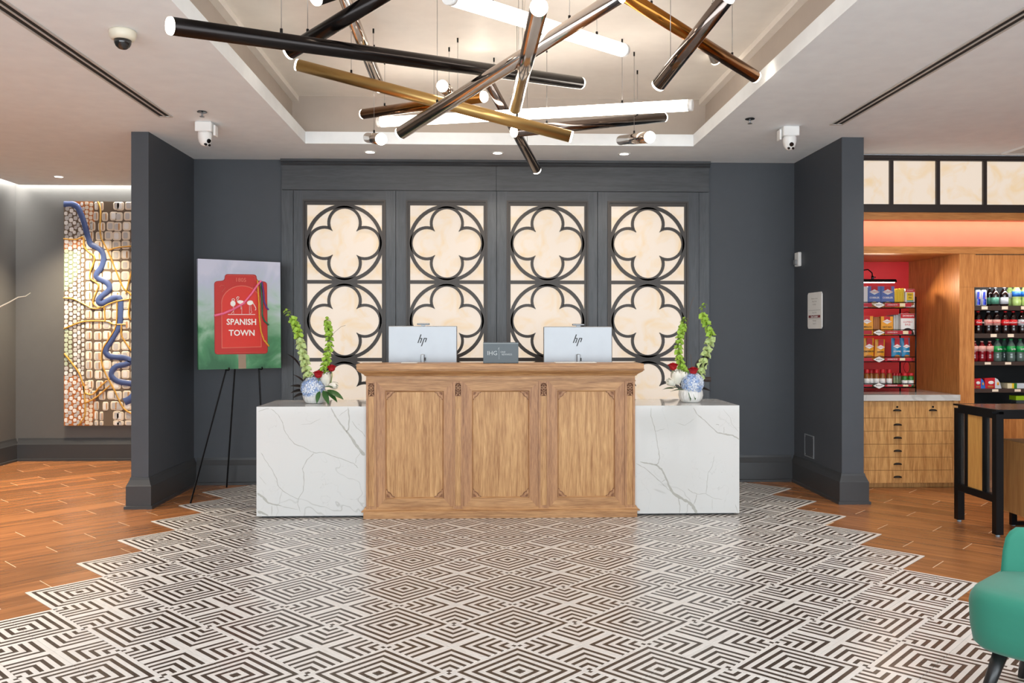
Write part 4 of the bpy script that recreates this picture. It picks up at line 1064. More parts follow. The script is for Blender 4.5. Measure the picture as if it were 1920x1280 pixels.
def bag(label, x0, x1, ytop, k, m_, txt, tm, tilt):
    Y = YR+.05; A, B = atY(x0, 640, Y).x, atY(x1, 640, Y).x; zt = atY(1670, ytop, Y).z; z0 = zsh(k); cx = (A+B)/2; w_ = B-A; h = zt-z0
    t = thing('snack_bag', label, 'bag', (cx, Y, z0))
    n, m__ = 6, 8; vs = []
    for side in (-1, 1):
        for j in range(m__+1):
            for i in range(n+1):
                u, v = i/n, j/m__; th = .02*math.sin(PI*u)**.7*math.sin(PI*min(1, max(0, v)))**.5
                vs.append((A+w_*u+tilt*v*h, Y+.02+side*th, z0+h*v))
    fs = []; o2 = (n+1)*(m__+1)
    for j in range(m__):
        for i in range(n):
            a = j*(n+1)+i; fs += [(a, a+1, a+n+2, a+n+1), (o2+a+1, o2+a, o2+a+n+1, o2+a+n+2)]
    MB().add(vs, fs, 0, True).build('pouch', m_, t)
    yy = Y-.0015
    MB().prism([(cx-.25*w_+tilt*h*.7, zt-.32*h), (cx+.27*w_+tilt*h*.7, zt-.32*h), (cx+.27*w_+tilt*h, zt-.002), (cx-.25*w_+tilt*h, zt-.002)], yy, yy+.001).build('red_banner', 'pk_red', t)
    diamond(t, cx+tilt*h*.6, zt-.36*h, .42*w_, yy)
    text_front(txt, .2*w_, (cx+tilt*h*.3, yy-.0005, z0+.42*h), bold=.0006, xs=.8).build('lettering', tm, t)
    MB().ball((cx+.03*w_, yy+.001, z0+.17*h), .34*w_, .002, .11*h, 12, 6).build('food_picture', 'pk_crust', t)
bag('gold snack bag cut by the pier on the third rack shelf', 1619, 1639.5, 633.5, 2, 'pk_gold', 'CHICKEN FRY', 'pk_ink', .02)
bag('gold snack bag right of the pier, leaning slightly, third rack shelf', 1641, 1659.5, 636, 2, 'pk_gold', 'CHICKEN', 'pk_ink', .04)
bag('teal seasoning bag at left on the third rack shelf', 1673, 1691, 633.5, 2, 'pk_teal', 'ETOUFFEE', 'pk_white', 0)
bag('teal seasoning bag at right on the third rack shelf', 1692, 1708, 633.5, 2, 'pk_teal', 'ETOUFFEE', 'pk_white', -.02)
for a, b, lb in ((1617, 1663, 'low red display tray holding the gold bags'), (1671, 1713.5, 'low red display tray holding the teal bags')):
    Y = YR+.015; A, B = atY(a, 640, Y).x, atY(b, 640, Y).x; z0 = zsh(2)
    mb = MB(); mb.prism([(A, z0), (B, z0), (B, z0+.034), (B-.016, z0+.016), (A+.016, z0+.016), (A, z0+.034)], Y, Y+.012)
    tag(mb.build('display_tray', 'pk_red'), lb, 'tray')
# jars and sauce bottles on the lowest shelf
def jar(label, x, wpx, ytop, body, cap_, lab, yd=.05, k=3, capf=.22, neck=.8, group=None):
    Y = YR+yd; p = atY(x, 700, Y); r_ = wpx/2*Y/FPX; z0 = zsh(k); h = atY(1670, ytop, Y).z-z0
    t = thing('spice_jar', label, 'jar', (p.x, Y, z0), group)
    MB().lathe([(r_*.92, 0), (r_, .004), (r_, h*.58), (r_*neck, h*.70), (r_*neck*.9, h*(1-capf))], (p.x, Y, z0), 16).build('glass', body, t)
    MB().lathe([(r_*neck, 0), (r_*neck*1.04, .003), (r_*neck*1.04, h*capf-.002), (r_*neck*.9, h*capf)], (p.x, Y, z0+h*(1-capf)), 16).build('cap', cap_, t)
    MB().lathe([(r_*1.012, 0), (r_*1.012, h*.36)], (p.x, Y, z0+h*.12), 16).build('paper_label', lab, t)
gp = 'red capped jars on the lowest rack shelf'
for i, x in enumerate((1625, 1633.5, 1643, 1654.5, 1667)):
    jar('brown sauce bottle with red cap on the lowest rack shelf, %s from the pier' % pos[i], x, 10.5, 692, 'pk_spice', 'pk_red', 'pk_white', .05+.03*(i == 1), group=gp)
for i, x in enumerate((1676.5, 1682, 1687.5)):
    jar('pale herb jar with red lid on the lowest rack shelf, %s from the sauce bottles' % pos[i], x, 5.5, 699, 'pk_herb', 'pk_red', 'pk_herb', .1, capf=.2, neck=.98, group=gp)
for i, x in enumerate((1696, 1707.5)):
    jar('green labelled jar with red lid at the right of the lowest shelf, %s one' % ('left', 'right')[i], x, 10.5, 699, 'pk_green', 'pk_red', 'pk_white', .05, capf=.2, neck=.98, group=gp)
# picture lamp over the rack
Yl = 8.05; lx0, lx1 = atY(1600, 526, Yl).x, atY(1679, 526, Yl).x; lz = atY(1650, 527, Yl).z
lamp = thing('gallery_lamp', 'black gooseneck gallery lamp shining on the grocery rack', 'lamp', ((lx0+lx1)/2, Yl, lz))
n = 10; mb = MB(); vs = []
for x in (lx0, lx1):
    vs += [(x, Yl+.03*math.cos(PI*i/n), lz+.03*math.sin(PI*i/n)-.01) for i in range(n+1)]
mb.add(vs, [(i, i+1, n+2+i, n+1+i) for i in range(n)]+[tuple(range(n+1)), tuple(range(2*n+1, n, -1))], 0, True); mb.build('shade', 'black_metal', lamp)
MB().cyl((lx0+.01, Yl, lz-.008), (lx1-.01, Yl, lz-.008), .009, n=8).build('bulb', 'market_led', lamp)
gx = atY(1636, 520, Yl).x
MB().path([(gx-.11, YN2-.005, lz+.03), (gx-.10, YN2-.05, lz+.07), (gx-.06, Yl+.12, lz+.11), (gx-.02, Yl+.05, lz+.115), (gx, Yl+.01, lz+.08), (gx, Yl, lz+.03)], .006, 8).build('gooseneck', 'black_metal', lamp)
MB().cyl((gx, Yl, lz+.02), (gx, Yl, lz+.05), .012, n=10).build('swivel', 'black_metal', lamp); MB().cyl((gx, Yl, lz+.038), (gx+.03, Yl, lz+.038), .005, n=8).build('thumb_screw', 'black_metal', lamp)
area_light('gallery_lamp_beam', ((lx0+lx1)/2, Yl-.06, lz-.03), (-.7, 0, 0), .36, .03, 13, (1, .76, .52))

for _x, _y in ((3.55, 6.7), (4.6, 6.6), (5.6, 6.6)): spot('market_fill_spot', (_x, _y, 2.95), 64, (1, .88, .74), 130, .8, .06)  # warm fill spots without fixtures, added to brighten the market side
# ---- drinks in the cooler
plain('cola', rgb(28, 12, 10), .06, spec=.8); plain('can_blue', rgb(24, 44, 160), .25, .3); plain('can_silver', rgb(214, 218, 228), .25, .4)
plain('lime_drink', rgb(178, 206, 120), .08, spec=.8); plain('berry', rgb(130, 14, 26), .08, spec=.8); plain('clear_soda', rgb(86, 104, 98), .05, spec=.8)
plain('lab_red', rgb(214, 26, 34), .4); plain('lab_pink', rgb(226, 170, 160), .4); plain('lab_green', rgb(20, 150, 72), .4); plain('lab_silver', rgb(206, 210, 218), .35)
plain('lab_blue', rgb(40, 110, 200), .4); plain('tea_green', rgb(84, 150, 128), .4); plain('lime_green', rgb(176, 216, 30), .4)
def bottle(label, cat, x, wpx, ytop, k, body, cap_, lab, lf=(.38, .64), txt=None, tm=None, yd=.05, kind='bottle', group=None, ly0=.0):
    Y = YSF+yd; p = atY(x, 620, Y); r_ = wpx/2*Y/FPX; z0 = shelf_z[k]+.0006; h = atY(1860, ytop, Y).z-z0
    t = thing('drink_'+kind, label, cat, (p.x, Y, z0), group)
    C_ = (p.x, Y, z0)
    if kind == 'can':
        MB().lathe([(r_*.8, 0), (r_, .008), (r_, h*.92), (r_*.84, h*.985), (r_*.84, h)], C_, 18).build('can_body', body, t)
        MB().lathe([(r_*.84, h), (r_*.7, h-.001)], C_, 18).build('rim', 'silver', t)
        for a0, za, zb2, m_ in ((0, .06, .42, 'can_blue'), (1.2, .42, .88, 'can_blue')):
            q = MB(); nn = 6; vs = []
            for i in range(nn+1):
                an = -PI/2-.75+a0*.35+i*1.0/nn*(1.1 if a0 == 0 else .8)-(.5 if a0 else 0)
                vs += [(p.x+r_*1.01*math.cos(an), Y+r_*1.01*math.sin(an), z0+h*za), (p.x+r_*1.01*math.cos(an+.15), Y+r_*1.01*math.sin(an+.15), z0+h*zb2)]
            q.add(vs, [(2*i, 2*i+2, 2*i+3, 2*i+1) for i in range(nn)], 0, True).build('blue_field', m_, t)
        MB().ball((p.x, Y-r_*.99, z0+h*.5), .006, .002, .004, 8, 5).build('emblem', 'lab_red', t)
        return t
    sh_ = ((.86, 0), (1, .03), (1, .26), (.9, .32), (1, .38), (1, .64), (.9, .72), (.55, .84), (.36, .90), (.36, .945))
    MB().lathe([(r_*a, h*b) for a, b in sh_], C_, 18).build('bottle_body', body, t)
    MB().lathe([(r_*.4, 0), (r_*.42, h*.01), (r_*.42, h*.05), (r_*.36, h*.055)], (p.x, Y, z0+h*.943), 14).build('cap', cap_, t)
    lb = MB().lathe([(r_*1.015, 0), (r_*1.015, h*(lf[1]-lf[0]))], (p.x, Y, z0+h*lf[0]), 18).build('label_band', lab, t)
    if txt: text_front(txt, r_*.62, (p.x, Y-r_*1.02-.0006, z0+h*(lf[0]+lf[1])/2), bold=.0003, xs=.8, shear=.15).build('lettering', tm, lb)
    return t
bottle('blue and silver slim can, left of two on the top cooler shelf', 'can', 1833.3, 10.6, 543.5, 0, 'can_silver', None, None, kind='can', group='slim cans on the top cooler shelf')
bottle('blue and silver slim can, right of two on the top cooler shelf', 'can', 1844.3, 10.6, 543.5, 0, 'can_silver', None, None, kind='can', group='slim cans on the top cooler shelf')
gt = 'dark tea bottles on the top cooler shelf'
bottle('dark tea bottle set back next to the cans', 'bottle', 1855.5, 10, 539, 0, 'cola', 'silver', 'tea_green', (.1, .46), yd=.12, group=gt)
bottle('dark tea bottle with pale green label, nearer the cans', 'bottle', 1866, 13, 538.5, 0, 'cola', 'silver', 'tea_green', (.1, .46), group=gt)
bottle('dark tea bottle with pale green label, nearer the lime drinks', 'bottle', 1882.6, 15, 538.5, 0, 'cola', 'silver', 'lab_silver', (.1, .46), group=gt)
gl = 'lime drink bottles on the top cooler shelf'
bottle('lime green drink bottle set back behind its row', 'bottle', 1893.5, 14, 534, 0, 'lime_drink', 'silver', 'lab_silver', (.38, .62), yd=.14, group=gl)
bottle('lime green drink bottle with blue and white label, full in view', 'bottle', 1906, 15.5, 532, 0, 'lime_drink', 'silver', 'lab_blue', (.42, .66), group=gl)
bottle('lime green drink bottle cut off by the right photo edge', 'bottle', 1922, 15.5, 532, 0, 'lime_drink', 'silver', 'lab_blue', (.42, .66), group=gl)
gc = 'cola bottles on the second cooler shelf'
for x, lab, tm, cp, lbl in ((1833.8, 'lab_red', 'pk_white', 'lab_red', 'cola bottle with bright red label and red cap, leftmost on its shelf'),
                            (1853, 'lab_pink', 'lab_red', 'lab_silver', 'cola bottle with silver pink label, second from left'),
                            (1868.4, 'lab_pink', 'lab_red', 'lab_silver', 'cola bottle with silver pink label, third from left'),
                            (1884.8, 'lab_red', 'pk_white', 'lab_red', 'cola bottle with dark red label, fourth from left'),
                            (1899.8, 'lab_red', 'pk_white', 'lab_red', 'cola bottle with dark red label, fifth from left'),
                            (1916, 'lab_silver', 'lab_red', 'lab_red', 'cola bottle with silver label at the right photo edge')):
    bottle(lbl, 'bottle', x, 14, 583, 1, 'cola', cp, lab, (.36, .62), 'Coca-Cola', tm, group=gc)
gb = 'soft drink bottles on the third cooler shelf'
for x, lbl in ((1826.5, 'dark red berry drink bottle, half hidden by the wooden post'), (1841, 'dark red berry drink bottle, middle of three'), (1855.5, 'dark red berry drink bottle beside the green labels')):
    bottle(lbl, 'bottle', x, 14, 639, 2, 'berry', 'lab_pink', 'lab_pink', (.5, .76), group=gb)
for x, yd, lbl in ((1870, .05, 'clear soda bottle with green label, nearest the berry drinks'), (1883, .15, 'clear soda bottle with green label set back in shadow'), (1895.5, .05, 'clear soda bottle with bright green label, second in front'), (1912.8, .05, 'clear soda bottle with green label by the right photo edge')):
    bottle(lbl, 'bottle', x, 15, 635, 2, 'clear_soda', 'lab_green', 'lab_green', (.42, .68), 'Sprite', 'pk_white', yd, group=gb)
def pouch(label, x0, x1, ytop, ybase_k, m1, m2, slope):
    Y = YSF+.05; A, B = atY(x0, 720, Y).x, atY(x1, 720, Y).x; z0 = shelf_z[ybase_k]+.0006; zt = atY(1860, ytop, Y).z; h = zt-z0; w_ = B-A
    t = thing('candy_pouch', label, 'bag', ((A+B)/2, Y, z0))
    MB().prism([(A+.02*w_, z0), (A+.6*w_, z0), (A+.6*w_, zt), (A-slope*w_, zt-.004)], Y, Y+.05).build('front_half', m1, t)
    MB().prism([(A+.6*w_, z0), (B, z0), (B-.1*w_, z0+.55*h), (B-.22*w_, zt-.15*h), (A+.6*w_, zt)], Y+.001, Y+.049).build('side_half', m2, t)
    MB().ball((A+.36*w_, Y-.001, z0+.55*h), .18*w_, .002, .16*h, 10, 6).build('name_badge', 'pk_white', t)
    MB().ball((A+.32*w_, Y-.001, z0+.16*h), .2*w_, .002, .1*h, 10, 6).build('food_picture', 'pk_crust', t)
    MB().ball((A+.78*w_, Y, z0+.45*h), .07*w_, .003, .16*h, 10, 6).build('nut_picture', 'pk_gold', t)
pouch('red and blue candy bag beside the wooden post in the cooler', 1826, 1848, 709, 3, 'pk_red', 'lab_blue', .0)
pouch('red and white candy bag standing second on the lowest shelf', 1847, 1878, 708, 3, 'pk_red', 'lab_silver', .02)
Y = YSF+.05; A, B = atY(1889, 720, Y).x, atY(1936, 720, Y).x; z0 = shelf_z[3]+.0006
t = thing('snack_pack', 'flat snack pack with green stripe lying on the lowest cooler shelf', 'package', ((A+B)/2, Y, z0))
w_ = B-A; h = atY(1860, 718.5, Y).z-z0
for a, b, m_ in ((0, .18, 'pk_cream'), (.18, .26, 'pk_yellow'), (.26, .38, 'pk_green'), (.38, 1, 'lab_silver')):
    MB().box(A+a*w_, A+b*w_, Y, Y+.12, z0, z0+h).build('wrapper', m_, t)
Y = YM+.12; A, B = atY(1905, 745, Y).x, atY(1935, 745, Y).x; z0 = zO2
t = thing('gum_display', 'bright lime packet with dark base low in the cooler', 'package', ((A+B)/2, Y, z0))
MB().box(A, B, Y, Y+.1, atY(1900, 750, Y).z, atY(1900, 742, Y).z).build('packet', 'lime_green', t)
mb = MB(); mb.box(A+.01, B-.01, Y+.01, Y+.09, z0+.0005, atY(1900, 750, Y).z); mb.build('stand', 'silver_dark', t)

# ================================================================== PIER FITTINGS
XP = 2.755
def SY(x, y=560): return atX(x, y, XP).y
t_y0, t_y1 = SY(1507), SY(1492); zc_ = atX(1499, 486, XP).z
t = thing('wall_alarm', 'small white strobe alarm high on the side of the right pier', 'alarm', (XP, (t_y0+t_y1)/2, zc_-.07))
yc = (t_y0+t_y1)/2
MB().cbox(XP-.03, XP-.0005, yc-.05, yc+.05, zc_-.066, zc_+.062, .005).build('housing', 'white_plastic', t)
MB().cbox(XP-.05, XP-.03, yc-.022, yc+.03, zc_-.05, zc_-.005, .005).build('strobe', 'silver', t)
t = thing('wall_notice', 'white notice plaque with red stripe on the side of the right pier', 'sign', (XP, SY(1532), atX(1532, 615, XP).z))
ya, yb = SY(1544.5), SY(1518.5); za, zb2 = atX(1531, 616, XP).z, atX(1531, 548, XP).z; c = .018
poly = [(ya+c, za), (yb-c, za), (yb, za+c), (yb, zb2-c), (yb-c, zb2), (ya+c, zb2), (ya, zb2-c), (ya, za+c)]
MB().prism(poly, XP-.02, XP-.008, plane='yz').build('plaque', 'paper', t)
MB().box(XP-.008, XP-.0005, ya+.03, yb-.03, za+.03, zb2-.03).build('standoff', 'cream_plastic', t)
H_ = zb2-za; ym = (ya+yb)/2; W_ = yb-ya
MB().box(XP-.0208, XP-.0202, ya+.08*W_, yb-.08*W_, za+.3*H_, za+.37*H_).build('red_stripe', 'pk_text', t)
text_left('Open Container', .024, (XP-.0212, ym, za+.335*H_)).build('lettering', 'paper', t)
for f, s_ in ((.83, 'Notice to Guests'), (.75, 'Please Drink'), (.67, 'In Lobby'), (.44, 'State of LA'), (.22, 'Municipal'), (.14, 'Code 13')):
    text_left(s_, .02, (XP-.0207, ym, za+f*H_)).build('lettering', 'diffuser_grey', t)
for f in (.51, .27): MB().box(XP-.0207, XP-.0202, ya+.08*W_, yb-.08*W_, za+f*H_-.001, za+f*H_+.001).build('rule_line', 'silver_dark', t)
ya, yb = SY(1526.5), SY(1509.5); za, zb2 = atX(1518, 857, XP).z, atX(1518, 815, XP).z
t = thing('outlet_plate', 'grey access plate with bright metal rim low on the right pier', 'outlet', (XP, (ya+yb)/2, za))
mb = MB(); r_ = .008
mb.box(XP-.006, XP-.0005, ya, ya+r_, za, zb2); mb.box(XP-.006, XP-.0005, yb-r_, yb, za, zb2); mb.box(XP-.006, XP-.0005, ya+r_, yb-r_, za, za+r_); mb.box(XP-.006, XP-.0005, ya+r_, yb-r_, zb2-r_, zb2)
mb.build('rim', 'silver', t); MB().box(XP-.004, XP-.0005, ya+r_, yb-r_, za+r_, zb2-r_).build('cover', 'slate_paint', t)
for (dy, dz) in ((ya+.02, za+.02), (yb-.02, za+.02), (ya+.02, zb2-.02), (yb-.02, zb2-.02)): MB().cyl((XP-.006, dy, dz), (XP-.003, dy, dz), .004, n=8).build('screw', 'silver', t)

# ================================================================== TABLES AND CHAIR (right foreground)
wood('table_top_brown', rgb(140, 98, 76), rgb(112, 76, 58), 'x', 1.0, .12)
TX0 = 3.32; ty0, ty1 = 5.70, 6.17; tz = .862
tab = thing('console_table', 'black steel framed console table with wood and glass end panel', 'table', (4.1, 5.93, 0))
L_ = .05
for x in (TX0, 5.0):
    for y in (ty0, ty1):
        MB().box(x, x+L_, y-.025, y+.025, .015, tz-.03).build('leg', 'black_metal', tab)
        MB().cyl((x+.025, y, 0), (x+.025, y, .015), .014, n=10).build('foot', 'rubber_foot', tab)
for a_, b_, c_, d_ in ((TX0-.004, 5.054, ty0-.03, ty0-.004), (TX0-.004, 5.054, ty1+.004, ty1+.03), (TX0-.004, TX0+.022, ty0-.004, ty1+.004), (5.028, 5.054, ty0-.004, ty1+.004)):
    MB().box(a_, b_, c_, d_, tz-.012, tz).build('top_rim', 'black_metal', tab)
MB().box(TX0+.022, 5.028, ty0-.004, ty1+.004, tz-.0115, tz-.001).build('table_top', 'table_top_brown', tab)
for y in (ty0, ty1): MB().box(TX0+L_, 5.0, y-.025, y+.025, tz-.062, tz-.012).build('apron_rail', 'black_metal', tab)
for x in (TX0, 5.0):
    MB().box(x, x+L_, ty0+.025, ty1-.025, tz-.062, tz-.012).build('end_rail', 'black_metal', tab)
    MB().box(x, x+L_, ty0+.025, ty1-.025, .23, .28).build('end_rail', 'black_metal', tab)
    for y in (ty0+.135, ty1-.115): MB().box(x+.005, x+.045, y-.014, y+.014, .28, tz-.062).build('end_mullion', 'black_metal', tab)
    MB().box(x+.015, x+.035, ty0+.149, ty1-.129, .28, tz-.062).build('wood_panel', 'table_oak', tab)
    MB().box(x+.022, x+.028, ty0+.025, ty0+.121, .28, tz-.062).build('glass_pane', 'clear_glass', tab)
    MB().box(x+.022, x+.028, ty1-.101, ty1-.025, .28, tz-.062).build('glass_pane', 'clear_glass', tab)
MB().box(TX0+.08, TX0+.13, ty0+.1, ty0+.14, tz-.075, tz-.062).build('shelf_cleat', 'price_tag', tab)
bx = thing('cube_table', 'low oak box table on black sled legs tucked under the console', 'table', (4.15, 5.75, 0))
bx0 = 3.60; by0, by1 = 5.40, 6.09
wood('box_oak', rgb(206, 158, 100), rgb(178, 126, 72), 'z', .9, .4)
MB().box(bx0, bx0+1.1, by0, by1, .105, .60).build('box', 'box_oak', bx); MB().box(bx0-.002, bx0+1.102, by0-.002, by1+.002, .60, .616).build('top_panel', 'box_oak', bx)
for y in (by0+.06, by1-.06):
    for xx in (bx0+.04, bx0+1.02): MB().box(xx, xx+.04, y-.015, y+.015, .004, .105).build('sled_post', 'black_metal', bx)
    MB().box(bx0+.08, bx0+1.02, y-.015, y+.015, .004, .03).build('sled_runner', 'black_metal', bx)
    MB().cyl((bx0+.06, y, 0), (bx0+.06, y, .004), .014, n=10).build('foot', 'rubber_foot', bx)

# green velvet chair: built in its own frame (faces -y), then turned towards the room
def chair():
    P0 = atD(1824, 1130, 3.12)
    ang = -math.atan2(.76, .65)              # facing (-.76,-.65)
    t = thing('velvet_chair', 'emerald green velvet lounge chair with dark splayed legs, cut by the frame', 'chair', (0, 0, 0))
    W, D = .62, .56
    def sq(u, e): return math.copysign(abs(u)**e, u)
    # seat: rounded block tapering slightly downwards
    mb = MB(); n = 48; lev = ((.0, .90), (.02, .96), (.08, .99), (.16, 1.0), (.185, .985), (.205, .95), (.215, .88), (.219, .6), (.22, .2)); vs = []
    for z, s in lev:
        for i in range(n):
            a = 2*PI*i/n; vs.append((W/2*s*sq(math.cos(a), .42), D/2*s*sq(math.sin(a), .42), .236+z))
    k = len(lev)
    mb.add(vs, [(j*n+i, j*n+(i+1) % n, (j+1)*n+(i+1) % n, (j+1)*n+i) for j in range(k-1) for i in range(n)]+[tuple(range(n-1, -1, -1)), tuple((k-1)*n+i for i in range(n))], 0, True)
    seat = mb.build('seat', 'green_velvet', t, local=True)
    # back: curved rounded slab
    mb = MB(); nu, nv = 26, 10; vs = []
    def ring(z, th, wd):
        r_ = []
        for i in range(nu+1):
            u = -1+2*i/nu; x = wd/2*u; yb_ = D/2-.05-.10*u*u+ (z-.42)*.16
            r_.append((x, yb_-th, z))
        for i in range(nu, -1, -1):
            u = -1+2*i/nu; x = wd/2*u; yb_ = D/2-.05-.10*u*u+(z-.42)*.16
            r_.append((x*1.02, yb_+th, z))
        return r_
    lv = ((.33, .045, .90), (.44, .05, .90), (.53, .05, .89), (.58, .045, .87), (.603, .032, .84), (.614, .015, .80), (.617, .004, .76)); m_ = 2*(nu+1)
    for z, th, f in lv: vs += ring(z, th, W*f)
    mb.add(vs, [(j*m_+i, j*m_+(i+1) % m_, (j+1)*m_+(i+1) % m_, (j+1)*m_+i) for j in range(len(lv)-1) for i in range(m_)]+[tuple(range(m_-1, -1, -1)), tuple((len(lv)-1)*m_+i for i in range(m_))], 0, True)
    mb.build('backrest', 'green_velvet', t, local=True)
    for sx in (-1, 1):
        for sy in (-1, 1):
            MB().cyl((sx*.19, sy*.16, .245), (sx*.25, sy*.235, 0), .027, .015, n=14).build('leg', 'leg_black', t, local=True)
    # left corner of the turned seat comes to P0
    c_, s_ = math.cos(ang), math.sin(ang)
    lx, ly = -W/2*.86, -D/2*.86
    ox, oy = c_*lx-s_*ly, s_*lx+c_*ly
    t.location = (P0.x-ox, P0.y-oy, 0); t.rotation_euler = (0, 0, ang)
chair()

# ================================================================== EASEL AND PAINTING
def cloud_mat(name, stops, scale, zcoef):
    """soft brushed clouds that shift in hue up the canvas"""
    m, n, l, b = base_mat(name); tc = n.new('ShaderNodeTexCoord'); sp = n.new('ShaderNodeSeparateXYZ')
    nz = n.new('ShaderNodeTexNoise'); nz.inputs['Scale'].default_value = scale; nz.inputs['Detail'].default_value = 5; nz.inputs['Distortion'].default_value = .8
    l.new(tc.outputs['Object'], sp.inputs[0]); l.new(tc.outputs['Object'], nz.inputs['Vector'])
    a = n.new('ShaderNodeMath'); a.operation = 'MULTIPLY_ADD'; a.inputs[1].default_value = zcoef; l.new(sp.outputs[2], a.inputs[0])
    s2 = n.new('ShaderNodeMath'); s2.operation = 'MULTIPLY_ADD'; s2.inputs[1].default_value = 1.15; s2.inputs[2].default_value = -.56; l.new(nz.outputs['Fac'], s2.inputs[0]); l.new(s2.outputs[0], a.inputs[2])
    rp = n.new('ShaderNodeValToRGB'); e = rp.color_ramp.elements
    e[0].position, e[0].color = stops[0]; e[1].position, e[1].color = stops[-1]
    for p_, c_ in stops[1:-1]: k = e.new(p_); k.color = c_
    l.new(a.outputs[0], rp.inputs[0]); l.new(rp.outputs[0], b.inputs['Base Color']); b.inputs['Roughness'].default_value = .6
cloud_mat('painted_meadow', [(.0, rgb(52, 104, 72)), (.22, rgb(76, 138, 96)), (.42, rgb(140, 178, 150)), (.62, rgb(172, 190, 190)), (.85, rgb(182, 188, 208)), (1, rgb(196, 198, 216))], 4.5, 1.05)
plain('paint_red', rgb(190, 40, 34), .5, bump=.1, bscale=30); plain('paint_red_hi', rgb(214, 48, 36), .5); plain('paint_line', rgb(214, 106, 88), .5)
plain('paint_outline', rgb(134, 26, 26), .5); plain('paint_white', rgb(240, 238, 232), .6); plain('paint_pink', rgb(240, 110, 150), .4); plain('paint_gold', rgb(222, 160, 50), .4)
plain('paint_green', rgb(34, 100, 74), .4); plain('paint_purple', rgb(92, 56, 130), .4); plain('paint_post', rgb(150, 128, 108), .5)
PWD, PHT = .70, .93
Lb = atD(372, 693, 7.15); Rb = atD(508, 693, 7.48)
rz_ = math.atan2(Rb.y-Lb.y, Rb.x-Lb.x)
paint = thing('street_sign_painting', 'painting of a red street sign with white flamingos and bead strings on the easel', 'painting', (Lb.x, Lb.y, Lb.z), rot=(math.radians(-1.5), 0, rz_))
def PM(x, y):
    u = (x-74)/744; top = 38+u*55
    return (u*PWD, (1192-y)/(1192-top)*PHT)
def pbuild(mb, name, m_): return mb.build(name, m_, paint, local=True)
mb = MB(); mb.box(0, PWD, 0, .035, 0, PHT); pbuild(mb, 'canvas', 'painted_meadow')
lay = [0]
def flat(poly, name, m_, h=.0012):
    lay[0] += .0006
    p_ = [PM(*q) for q in poly]
    ar = sum(p_[i][0]*p_[(i+1) % len(p_)][1]-p_[(i+1) % len(p_)][0]*p_[i][1] for i in range(len(p_)))
    if ar < 0: p_ = p_[::-1]
    return pbuild(MB().prism(p_, -lay[0]-.0006, -.0001), name, m_)
flat([(425, 1030), (492, 1030), (494, 1190), (425, 1190)], 'sign_post', 'paint_post')
def rounded(pts, r=14, n=4):
    out = []; N = len(pts)
    for i in range(N):
        p = Vector((*pts[i], 0)); a = Vector((*pts[i-1], 0)); b = Vector((*pts[(i+1) % N], 0))
        d1 = (a-p).normalized(); d2 = (b-p).normalized(); rr = min(r, (a-p).length*.45, (b-p).length*.45)
        for k in range(n+1):
            f = k/n; q = (p+d1*rr)*(1-f)**2+p*2*f*(1-f)+(p+d2*rr)*f*f; out.append((q.x, q.y))
    return out
body = [(218, 1035), (690, 1038), (688, 296), (595, 284), (590, 218), (312, 207), (310, 275), (218, 280)]
flat(rounded([(x+(4 if x > 450 else -4), y+(4 if y > 700 else -4)) for x, y in body], 34), 'sign_outline', 'paint_outline')
flat(rounded(body, 30), 'sign_board', 'paint_red')
arch = [(276, 975), (636, 972), (634, 520)]+[(455+180*math.cos(PI*i/14), 505-180*math.sin(PI*i/14)) for i in range(15)]+[(276, 520)]
flat(arch, 'arch_line', 'paint_line')
flat([(455+(x-455)*.965, 650+(y-650)*.975) for x, y in arch], 'arch_field', 'paint_red_hi')
def pline(pts, wd, name, m_):
    lay[0] += .0004
    mb = MB(); pp = [PM(*q) for q in pts]
    mb.path([(x, -lay[0]-.001, z) for x, z in pp], wd, 6); return pbuild(mb, name, m_)
pline([(330, 222), (335, 218), (560, 226), (578, 236), (582, 278)], .0012, 'top_line', 'paint_line')
pline([(262, 335), (275, 318), (300, 322), (310, 345), (280, 390)], .0016, 'scroll_line', 'paint_line')
pline([(550, 345), (585, 360), (596, 385)], .0016, 'scroll_line', 'paint_line')
pline([(232, 1022), (676, 1024)], .0012, 'bottom_line', 'paint_line')
def ptext(s_, x, y, size, m_, bold=0, xs=1.0, name='lettering'):
    u, z = PM(x, y); lay[0] += .0003
    t_ = text_mb(s_, size, bold=bold, xs=xs).xf(Matrix.Translation((u, -lay[0]-.0008, z)) @ FRONT); pbuild(t_, name, m_)
ptext('1805', 450, 270, .048, 'paint_line', .0004)
ptext('SPANISH', 455, 708, .072, 'paint_white', .0014, .92)
ptext('TOWN', 457, 822, .070, 'paint_white', .0014, .98)
